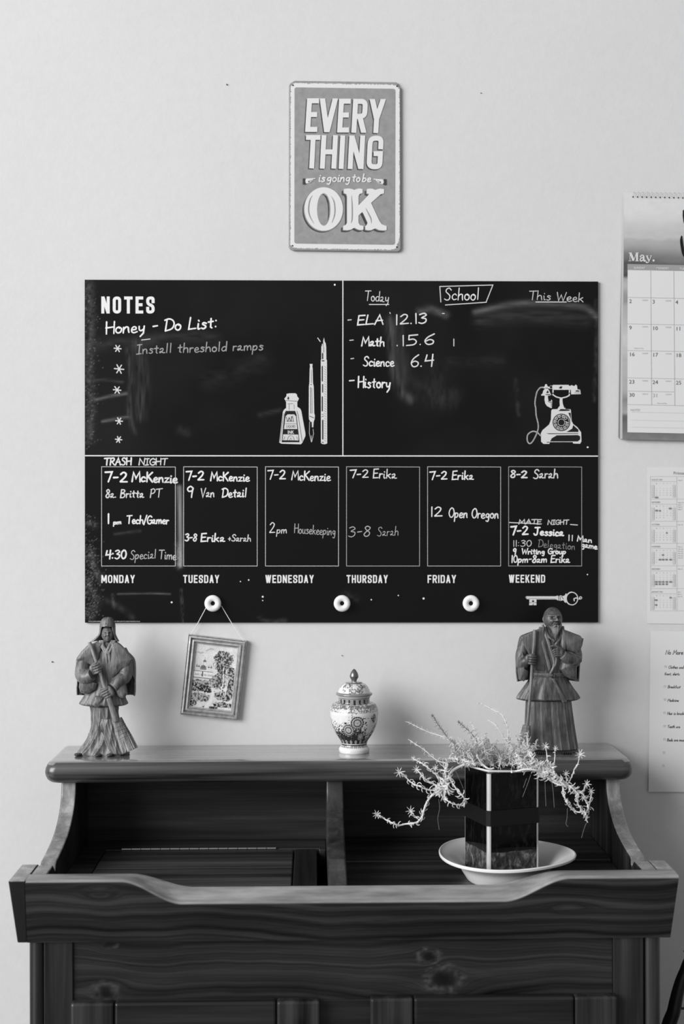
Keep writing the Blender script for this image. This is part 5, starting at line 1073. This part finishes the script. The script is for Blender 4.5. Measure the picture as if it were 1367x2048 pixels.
# --- bearded figurine, right
B = Fig(1010, 1200, 6.4, -.085, 'carved_figurine', 'carved wooden figurine of a bearded old man holding a tall broom', (600, 1925))
mb = MB()
def fb(a, y):
    w1 = np.cos(a*9+.4); w2 = np.cos(a*18+1.0); return (.035+.02*sstep(1300, 1800, y))*(1-2*np.abs(w1)**.55)+.018*w2-.10*np.exp(-((a-4.71)/.10)**2)
loft(B, mb, [(1180, 262, 835, 135, -130), (1280, 255, 845, 145, -135), (1500, 245, 872, 165, -145), (1700, 238, 900, 185, -155), (1860, 240, 925, 200, -160), (1880, 245, 925, 200, -160), (1884, 270, 900, 180, -140)], 180, 8, fb)
build('skirt', mb, M['carved'], B.root, smooth=True)
mb = MB()
loft(B, mb, [(330, 500, 690, 60, -70), (380, 400, 760, 85, -95), (460, 330, 820, 110, -110), (620, 310, 830, 135, -115), (800, 320, 800, 140, -115), (905, 335, 770, 135, -110), (950, 335, 775, 140, -110), (1000, 300, 800, 150, -118), (1100, 225, 860, 172, -135), (1200, 152, 930, 190, -152), (1240, 136, 950, 198, -158), (1256, 160, 925, 185, -145), (1272, 230, 860, 150, -110)], 150, 8, lambda a, y: sstep(940, 1200, y)*(.035*(1-2*np.abs(np.cos(a*5+.9))**.6)+.02*np.cos(a*14))+.010*np.cos(a*23+y*.004))
sweep(B, mb, [(260, 520, 0), (205, 680, 30), (200, 800, 80), (235, 760, 130), (275, 735, 150)], [75, 78, 75, 68, 55], 24, 7)
drape(B, mb, [(150, 720), (200, 640), (245, 690), (235, 800), (240, 860), (280, 885), (270, 960), (225, 1020), (165, 1000), (150, 900)], 70, 70, 20)
sweep(B, mb, [(850, 520, 0), (890, 680, 40), (850, 760, 110), (770, 720, 160), (700, 670, 180)], [80, 85, 85, 75, 58], 24, 7)
drape(B, mb, [(722, 620), (830, 640), (950, 700), (955, 760), (890, 800), (885, 1000), (800, 985), (730, 940), (675, 860), (690, 800), (710, 720)], 120, 62, 22)
drape(B, mb, [(565, 975), (600, 975), (760, 1270), (700, 1282), (650, 1150)], 172, 14, 4)
build('jacket', mb, M['carved'], B.root, remesh=.0007, smoothing=1)
cloak(B, 'cloak', [(370, 420, 740, 0, 80, 120, 120), (430, 250, 900, 5, 110, 112, 112), (470, 190, 968, 8, 130, 108, 108), (600, 165, 962, 8, 140, 98, 98), (750, 146, 955, 0, 145, 92, 94), (900, 142, 945, 0, 145, 88, 92), (1030, 150, 935, 0, 145, 82, 90)], 16, seed=4, amp=5)
mb = MB()
drape(B, mb, [(405, 350), (475, 320), (500, 470), (560, 640), (585, 890), (520, 900), (440, 880), (350, 870), (310, 760), (280, 670), (225, 560), (182, 450), (290, 400)], 112, 24, 14)
drape(B, mb, [(705, 350), (770, 375), (880, 425), (980, 472), (960, 570), (900, 655), (830, 640), (740, 615), (715, 600), (680, 560), (690, 450)], 108, 26, 14)
build('vest', mb, M['carved'], B.root, remesh=.0007, smoothing=1)
mb = MB()
for P_, r_ in (([(465, 300, 60), (490, 400, 120), (540, 560, 155), (600, 770, 160), (560, 900, 160)], 15), ([(440, 330, 50), (440, 450, 125), (490, 640, 150), (540, 850, 152)], 17), ([(715, 320, 60), (720, 420, 120), (720, 600, 150)], 20), ([(490, 330, 80), (520, 430, 130), (600, 500, 150)], 11), ([(690, 340, 80), (680, 450, 130), (620, 540, 150)], 11), ([(615, 640, 170), (620, 770, 170), (560, 900, 165)], 9)):
    P_ = P_+[(P_[-1][0], P_[-1][1]+50, P_[-1][2]-70)]; sweep(B, mb, P_, [r_*1.3, r_*1.3, r_*1.2, r_*.8], 12, 6, .4)
build('collar', mb, M['carved'], B.root, smooth=True)
mb = MB(); loft(B, mb, [(908, 326, 786, 150, -122), (920, 322, 790, 156, -124), (945, 322, 790, 156, -124), (960, 326, 786, 150, -122)], 80, 3); ellipsoid(mb, B.w(572, 936, 158), (28*B.u, 16*B.u, 26*B.u)); ellipsoid(mb, B.w(600, 945, 158), (14*B.u, 12*B.u, 26*B.u)); build('sash', mb, M['carved'], B.root, smooth=True)
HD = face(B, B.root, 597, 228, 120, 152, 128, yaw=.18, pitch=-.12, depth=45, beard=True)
mb = MB(); rs = random.Random(5)
for k in range(80):
    x = rs.uniform(-1, 1); y0_ = 330+40*(1-abs(x))*rs.uniform(.0, 1)-28*abs(x); L = (1-abs(x)**1.4)*110+25; d = 168-60*abs(x)**1.5
    sweep(B, mb, [(618+x*80, y0_-14, d-6), (618+x*76, y0_+L*.35, d+14), (616+x*54+rs.uniform(-5, 5), y0_+L*.7, d+8), (612+x*24+rs.uniform(-5, 5), y0_+L, d-8)], [8, 8, 6.5, 2.5], 6, 4)
for s in (-1, 1):
    for k in range(5): sweep(B, mb, [(622+s*6, 298+k*2, 172+k), (622+s*30, 306+k*4, 168), (622+s*46, 335+k*6, 150)], [5, 6, 2.5], 6, 4)
build('beard', mb, M['carved'], HD, smooth=True)
broom(B, [(348, 355, 175), (340, 540, 180), (316, 760, 190), (296, 1050, 205), (262, 1400, 225), (245, 1570, 228)], [22, 23, 22, 21, 19, 22], None, ((236, 1555), (196, 1905), 46, 90, 240), 2, 4)
hand_grip(B, B.root, (312, 732), (-.09, .99), -1, 36, 16, depth=180)
mb = MB()   # free hand raised to the chest, fingers lightly curled
for k in range(4):
    y = 600+k*24; capsule(mb, [B.w(682, y+12, 185), B.w(630, y-6+k*3, 205), B.w(590+k*6, y+4, 208), B.w(572+k*9, y+20, 196)], np.array([17, 15, 13, 11])*B.u, 10)
ellipsoid(mb, B.w(676, 640, 182), (42*B.u, 26*B.u, 52*B.u)); capsule(mb, [B.w(668, 590, 185), B.w(620, 562, 195), B.w(570, 556, 200), B.w(542, 562, 196)], np.array([18, 15, 13, 10])*B.u, 10)
build('hand', mb, M['carved'], B.root, smooth=True, remesh=.00035)
mb = MB(); loft(B, mb, [(1880, 300, 905, 185, -140), (1900, 285, 925, 225, -150), (1932, 290, 925, 235, -150)], 70, 4)
for x in (400, 740):
    for k in range(5): ellipsoid(mb, B.w(x+k*26-40, 1908, 226), (14*B.u, 34*B.u, 16*B.u), 10, 8)
build('base', mb, wood('dark_base', 'z', .004, .015, .4), B.root, smooth=True)

# ---------------------------------------------------------------- bowl, glass pot and trailing succulent
yp_ = -.300; bc = pt(1009.5, 1705, yp_); ZT = ZF-.001
BW = MB(); kx = .1056
def bowl(prof):
    V = []; ns = 96
    for r_, z in prof:
        for j in range(ns):
            a = 2*math.pi*j/ns; k = 1+(.030*math.cos(3*a+.5)+.012*math.cos(2*a))*(r_/kx)**3
            V.append((bc[0]+r_*k*math.cos(a), yp_+r_*k*math.sin(a)*1.06, z+.0015*math.cos(2*a+1)*(r_/kx)**2))
    BW.add(V, grid_faces(len(prof), ns, True))
zr = bc[2]-.0010
pf = catmull([(.0005, ZT+.004), (.052, ZT+.003), (.056, ZT), (.060, ZT+.001), (.066, ZT+.010), (.076, zr-.016), (.090, zr-.008), (.104, zr-.0035), (kx, zr-.001), (kx+.0004, zr+.0008), (kx-.0015, zr+.002), (.100, zr-.0005), (.086, zr-.006), (.072, zr-.016), (.062, ZT+.013), (.056, ZT+.009), (.0005, ZT+.009)], 5)
bowl([(max(p[0], .0004), p[1]) for p in pf])
tag(build('bowl', BW, mat('white_glazed_ceramic', 226, .28, .45, 0, .3), smooth=True, loc=(bc[0], yp_, ZT)), 'wide white ceramic bowl under the glass planter, standing in the cabinet tray', 'bowl')
PT_ = empty('potted_succulent', (bc[0], yp_, ZT+.0095), 'trailing pale succulent in a dark square glass planter, standing in the white bowl', 'plant')
ph = R(18.5); pw = .0875; ex = np.array([math.cos(ph), math.sin(ph), 0]); ey = np.array([-math.sin(ph), math.cos(ph), 0])
pcx = pt(1002, 1640, yp_)[0]; zb0 = ZT+.0095; zt0 = pt(1000, 1541, yp_-.03)[2]
def sq(r, ch, z):
    out_ = []
    for a, b in ((r, -r+ch), (r, r-ch), (r-ch, r), (-r+ch, r), (-r, r-ch), (-r, -r+ch), (-r+ch, -r), (r-ch, -r)): out_.append(np.array([pcx, yp_, z])+ex*a+ey*b)
    return out_
gl = mat('dark_glass', lin_g=.004, rough=.06, spec=.5); t = NT(gl); gl.node_tree.nodes['Principled BSDF'].inputs['Specular IOR Level'].default_value = .14
tc = t.n('ShaderNodeTexCoord'); sx_ = t.n('ShaderNodeSeparateXYZ'); t.l(tc.outputs['Object'], sx_.inputs[0]); zz = sx_.outputs[2]
low = t.math('LESS_THAN', zz, t.math('ADD', .041, t.math('MULTIPLY', t.noise(t.coord((25, 25, 25)), 1, 2), .006)))
mot = t.ramp(t.noise(t.coord((110, 110, 70)), 1, 5, .7, .6), [(.35, .010), (.52, .045), (.72, .22)]); drk = t.ramp(t.noise(t.coord((120, 120, 40)), 1, 4, .7), [(.5, .003), (.8, .02)])
mx = t.n('ShaderNodeMix', data_type='RGBA'); t.l(low, mx.inputs[0]); t.l(drk, mx.inputs[6]); t.l(mot, mx.inputs[7]); t.l(mx.outputs[2], t.b.inputs['Base Color'])
mb = MB(); h = pw/2; rows = [(h-.001, zb0), (h, zb0+.002)]+[(h+.0, zb0+(zt0-zb0)*k/6) for k in range(1, 7)]+[(h-.004, zt0), (h-.004, zt0-.012)]
V = []
for r_, z in rows: V += sq(r_, .0038, z)
f = grid_faces(len(rows), 8, True); f.append(tuple(range(8))[::-1]); f.append(tuple((len(rows)-1)*8+i for i in range(8))); mb.add(V, f); PO = build('glass_planter', mb, gl, PT_)
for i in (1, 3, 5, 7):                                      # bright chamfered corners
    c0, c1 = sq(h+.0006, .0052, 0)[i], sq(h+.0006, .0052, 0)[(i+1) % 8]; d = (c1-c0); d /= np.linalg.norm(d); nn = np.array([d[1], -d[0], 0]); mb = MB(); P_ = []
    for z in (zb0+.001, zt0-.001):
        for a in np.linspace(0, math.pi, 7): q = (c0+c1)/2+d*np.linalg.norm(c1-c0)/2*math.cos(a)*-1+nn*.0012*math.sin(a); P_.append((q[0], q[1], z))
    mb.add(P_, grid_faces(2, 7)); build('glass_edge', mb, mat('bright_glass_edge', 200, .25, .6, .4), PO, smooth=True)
zbn0, zbn1 = pt(1020, 1650, yp_-.045)[2], pt(1020, 1619, yp_-.045)[2]; mb = MB(); V = []
for r_, z in ((h+.0005, zbn0), (h+.0022, zbn0), (h+.0022, zbn1), (h+.0005, zbn1)): V += sq(r_, .0052, z)
mb.add(V, grid_faces(4, 8, True)); build('black_band', mb, mat('black_band', 16, .6, .2), PO)
ring = []
for k in range(64):                                          # wavy flared lip
    a = 2*math.pi*k/64; c_, s_ = math.cos(a), math.sin(a); rr_ = 1/max(abs(c_), abs(s_))**.55; q = np.array([pcx, yp_, zt0+.0018+.0012*math.sin(2*a+.4)])+(ex*c_+ey*s_)*(h+.004)*rr_*1.0; ring.append(q)
ring += ring[:2]; mb = MB(); tube(mb, ring, .0017, 8, caps=False); build('planter_lip', mb, mat('pale_glass_lip', 205, .25, .5), PO, smooth=True)
soil = mat('potting_soil', 40, .95, .1); t = NT(soil); t.l(t.ramp(t.noise(t.coord((200, 200, 200)), 1, 5, .7), [(.35, .006), (.7, .08)]), t.b.inputs['Base Color'])
n = 40; X, Y = np.meshgrid(np.linspace(-1, 1, n), np.linspace(-1, 1, n)); Zs = zt0-.006+.006*vnoise(X*6+5, Y*6+5, 3, 3)+.004*(1-X*X)
V = np.array([pcx, yp_, 0])+X.reshape(-1, 1)*ex*(h-.004)+Y.reshape(-1, 1)*ey*(h-.004); V[:, 2] = Zs.ravel(); mb = MB(); mb.add(V, grid_faces(n, n)); build('soil', mb, soil, PT_, smooth=True)
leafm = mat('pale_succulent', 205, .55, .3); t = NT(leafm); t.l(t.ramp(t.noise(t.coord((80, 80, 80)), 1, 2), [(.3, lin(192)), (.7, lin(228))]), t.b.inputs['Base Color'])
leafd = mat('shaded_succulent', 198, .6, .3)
rl = random.Random(21)
def leaf(mb, p, dirv, axis, L, r, curl, ns=5):
    dirv = dirv/np.linalg.norm(dirv); b = axis-dirv*np.dot(axis, dirv); b /= np.linalg.norm(b)+1e-9; L = L*1.25; r = r*.78; P_ = [p]; th = 0; q = p.copy(); m_ = 6
    for k in range(m_): th += curl/m_; q = q+(dirv*math.cos(th)+b*math.sin(th))*L/m_; P_.append(q.copy())
    tube(mb, P_, [r*.8, r*1.1, r*1.15, r*1.1, r, r*.8, r*.35], ns)
def rosette(mb, p, r, k=8, face_=(0, -1, .2)):
    f_ = np.array(face_, float); f_ /= np.linalg.norm(f_); a = np.cross(f_, (0, 0, 1)); a /= np.linalg.norm(a); b = np.cross(f_, a); o = rl.uniform(0, 6)
    for j in range(k):
        th = o+2*math.pi*j/k+rl.uniform(-.15, .15); d = (a*math.cos(th)+b*math.sin(th))*1.0+f_*.35; leaf(mb, p, d, f_, r*rl.uniform(.8, 1.15), r*.10, .3, 5)
    ellipsoid(mb, p, (r*.18,)*3, 8, 6)
c3 = lambda x, y: (740+x/5.696, 1440+y/5.696); c4_ = lambda x, y: (1030+x/7.594, 1440+y/7.594); c7 = lambda x, y: (740+x/2.909, 1390+y/2.909)
def stem(tf, pts, d0, d1, rs0, rs1, star=0, dens=1.0, L=.0085, lr=.00075, curl=1.6, m=None, start=0.0, name='stem'):
    """a trailing stem through crop points; its depth runs from d0 to d1 (metres, y)"""
    n = len(pts); W3 = []
    for i, p in enumerate(pts): q = tf(*p); y = d0+(d1-d0)*i/(n-1)+.004*math.sin(i*1.7); W3.append(pt(q[0], q[1], y))
    C = catmull(W3, 7); mb = MB(); rr_ = np.linspace(rs0, rs1, len(C)); tube(mb, C, rr_, 7); seg = np.linalg.norm(np.diff(C, axis=0), axis=1); cum = np.concatenate([[0], np.cumsum(seg)]); T = cum[-1]
    o = build(name, mb, m or leafm, PT_, smooth=True); mb = MB(); s_ = start*T; az = rl.uniform(0, 6)
    while s_ < T:
        i = min(len(C)-2, int(np.searchsorted(cum, s_)-1)); i = max(i, 0); p = C[i]+(C[i+1]-C[i])*((s_-cum[i])/(seg[i]+1e-9)); tdir = (C[i+1]-C[i])/(seg[i]+1e-9)
        az += 2.4+rl.uniform(-.4, .4); u = np.cross(tdir, (0, 1, 0)); u /= np.linalg.norm(u)+1e-9; w_ = np.cross(tdir, u); rad = u*math.cos(az)+w_*math.sin(az)*.7
        k = .65+.35*math.sin(math.pi*min(1, s_/T+.1)); leaf(mb, p, rad*.9+tdir*.55, tdir*(1 if rl.random() < .6 else -1)-rad*.3, L*k*rl.uniform(.75, 1.2), lr*rl.uniform(.85, 1.1), curl*rl.uniform(.6, 1.9)); s_ += .0020/dens*rl.uniform(.6, 1.4)
    if mb.n: tag(build('leaves', mb, m or leafm, o, smooth=True), kind='stuff')
    if star:
        mb = MB(); rosette(mb, C[-1], star); build('rosette', mb, m or leafm, o, smooth=True)
    return o
F0 = -.352
stem(c3, [(1080, 500), (1040, 520), (960, 560), (905, 620), (870, 720), (790, 800), (700, 860), (640, 950), (605, 1050), (590, 1100), (540, 1160), (470, 1180), (400, 1185), (330, 1200), (270, 1180), (200, 1150), (140, 1110), (75, 1075)], -.33, -.30, .0022, .0009, .0070, 1.0, .008, start=.12)
stem(c3, [(860, 790), (730, 800), (640, 790), (570, 760), (480, 720), (400, 650), (330, 595)], -.335, -.32, .0012, .0007, .0075, .9)
stem(c3, [(790, 790), (720, 730), (650, 690), (590, 630), (525, 565)], -.335, -.33, .0011, .0007, .0065, .9)
stem(c3, [(880, 730), (780, 650), (700, 580), (600, 500), (560, 480), (490, 440)], -.332, -.31, .0012, .0007, .0045, .9)
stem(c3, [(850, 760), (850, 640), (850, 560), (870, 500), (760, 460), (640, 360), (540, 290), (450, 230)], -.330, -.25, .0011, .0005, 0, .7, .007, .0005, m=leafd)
stem(c3, [(890, 640), (950, 740), (1010, 820), (1060, 880), (1080, 940), (1050, 970), (960, 960), (900, 935), (850, 900)], F0-.02, F0-.015, .0011, .0007, .0045, .8)
stem(c3, [(850, 570), (800, 575), (740, 545)], -.333, -.33, .0008, .0006, .0048, .5)
stem(c3, [(560, 1110), (510, 1095), (460, 1035)], -.31, -.312, .0008, .0006, .0072, .5)
stem(c3, [(1000, 450), (930, 440), (880, 480), (860, 560), (860, 700), (850, 800)], -.33, -.336, .0014, .001, 0, 2.2, .009)
stem(c3, [(900, 720), (850, 770), (800, 800)], -.338, -.338, .001, .001, 0, 6, .014, .0010, 1.0)
stem(c3, [(880, 750), (830, 800), (780, 810)], -.345, -.34, .001, .001, 0, 6, .014, .0010, .7)
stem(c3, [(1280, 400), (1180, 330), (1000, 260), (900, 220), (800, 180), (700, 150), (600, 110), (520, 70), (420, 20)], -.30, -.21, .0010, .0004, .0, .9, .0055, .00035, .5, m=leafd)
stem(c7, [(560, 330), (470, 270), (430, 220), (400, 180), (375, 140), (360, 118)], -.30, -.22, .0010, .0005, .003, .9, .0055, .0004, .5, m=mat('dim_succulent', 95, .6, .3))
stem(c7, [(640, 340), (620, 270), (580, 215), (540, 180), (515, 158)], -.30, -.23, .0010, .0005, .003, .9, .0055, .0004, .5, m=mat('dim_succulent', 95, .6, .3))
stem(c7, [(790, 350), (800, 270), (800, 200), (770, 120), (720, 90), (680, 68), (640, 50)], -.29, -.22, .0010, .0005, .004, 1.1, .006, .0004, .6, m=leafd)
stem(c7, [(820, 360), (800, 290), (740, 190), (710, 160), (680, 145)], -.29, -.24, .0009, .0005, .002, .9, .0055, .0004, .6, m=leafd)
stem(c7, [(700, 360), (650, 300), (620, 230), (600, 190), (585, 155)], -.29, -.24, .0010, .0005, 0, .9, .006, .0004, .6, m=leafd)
for k in range(62):                                       # dense tangle over the soil
    x0 = rl.uniform(570, 900); x1 = x0+rl.uniform(-170, 40) if x0 < 760 else x0+rl.uniform(-100, 100); y1_ = rl.uniform(215, 330) if x1 > 560 else rl.uniform(250, 350)
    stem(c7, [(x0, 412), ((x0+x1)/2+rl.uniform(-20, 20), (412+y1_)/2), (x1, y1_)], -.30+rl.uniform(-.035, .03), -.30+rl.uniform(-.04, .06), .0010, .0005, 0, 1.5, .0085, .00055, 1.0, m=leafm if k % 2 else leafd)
stem(c7, [(620, 350), (650, 400), (690, 430), (720, 425)], -.335, -.33, .0016, .0014, 0, .0001)
stem(c7, [(480, 340), (520, 370), (560, 385), (600, 400)], -.33, -.33, .0012, .001, 0, 3.0, .009)
stem(c4_, [(-60, 790), (0, 780), (150, 750), (300, 760), (420, 800), (540, 920), (660, 985), (750, 985)], F0+.0, -.345, .0016, .0012, 0, .0001)
stem(c4_, [(180, 740), (330, 770), (440, 790), (560, 800), (680, 900), (720, 1000), (740, 1150), (800, 1280), (880, 1370), (960, 1400), (1040, 1400), (1100, 1480)], -.35, -.33, .0016, .0011, 0, 1.1, .0085, .00085, 2.2)
stem(c4_, [(560, 820), (700, 900), (780, 985), (860, 1020), (920, 1120), (940, 1200), (960, 1300), (1040, 1400), (1080, 1520)], -.345, -.325, .0015, .0011, 0, 1.3, .0085, .0009, 2.2)
stem(c4_, [(800, 970), (860, 850), (900, 740), (950, 660), (980, 520)], -.34, -.33, .0009, .0007, .0075, .7, .006)
stem(c4_, [(940, 1125), (1030, 1090), (1060, 1020), (1080, 970)], -.335, -.33, .0009, .0007, .0065, .5, .005)
stem(c4_, [(1050, 1440), (1110, 1340), (1140, 1200), (1145, 1080)], -.33, -.325, .0010, .0008, .0058, .9)
stem(c4_, [(1110, 1340), (1080, 1220), (1030, 1175)], -.33, -.33, .0009, .0008, .0062, .9)
stem(c4_, [(590, 680), (600, 540), (603, 432)], -.345, -.345, .0007, .0006, .0045, .2, .003)
stem(c4_, [(485, 640), (475, 500), (460, 400)], -.345, -.345, .0007, .0006, .0062, .4, .006)
stem(c4_, [(780, 930), (768, 815)], -.34, -.34, .0008, .0006, .0055, .5)
stem(c4_, [(110, 340), (180, 450), (230, 540), (300, 640), (400, 720), (470, 760)], -.33, -.345, .0009, .001, 0, 1.8, .009)
stem(c4_, [(0, 500), (60, 600), (120, 740)], -.335, -.345, .001, .001, 0, 1.8, .008)
for k in range(9):
    a = (150+k*55+rl.uniform(-20, 20), 760+k*6); stem(c4_, [a, (a[0]+rl.uniform(-60, 0), a[1]-70), (a[0]+rl.uniform(-90, 30), a[1]-150+k*6)], -.345, -.345, .0009, .0006, 0, 2.2, .010, .0008, .8)
for k in range(4):
    a = (330+k*110, 800+k*40); stem(c4_, [a, (a[0]+60, a[1]+50)], -.347, -.35, .0009, .0007, 0, 3.5, .010, .0008, 1.2)
for k in range(3):
    a = (820+k*60, 990+k*40); stem(c4_, [a, (a[0]+30, a[1]+40)], -.345, -.35, .0008, .0007, 0, 3, .010, .0009, .6)
mb = MB()
for tf, L_ in ((c4_, [[(235, 830), (190, 960), (110, 1170)], [(450, 950), (455, 1100), (465, 1310)], [(550, 900), (575, 1100), (590, 1330)], [(790, 1340), (785, 1480), (770, 1580), (800, 1620)], [(1080, 1560), (1040, 1660), (1005, 1790)], [(170, 890), (120, 1030)]]), (c3, [[(780, 900), (790, 1000), (770, 1120), (785, 1250)], [(960, 560), (1000, 640), (1060, 780)]])):
    for l in L_: tube(mb, catmull([pt(*tf(*p), -.35) for p in l], 6), .00035, 4)
build('aerial_roots', mb, mat('dry_root', 110, .8, .2), PT_, smooth=True)
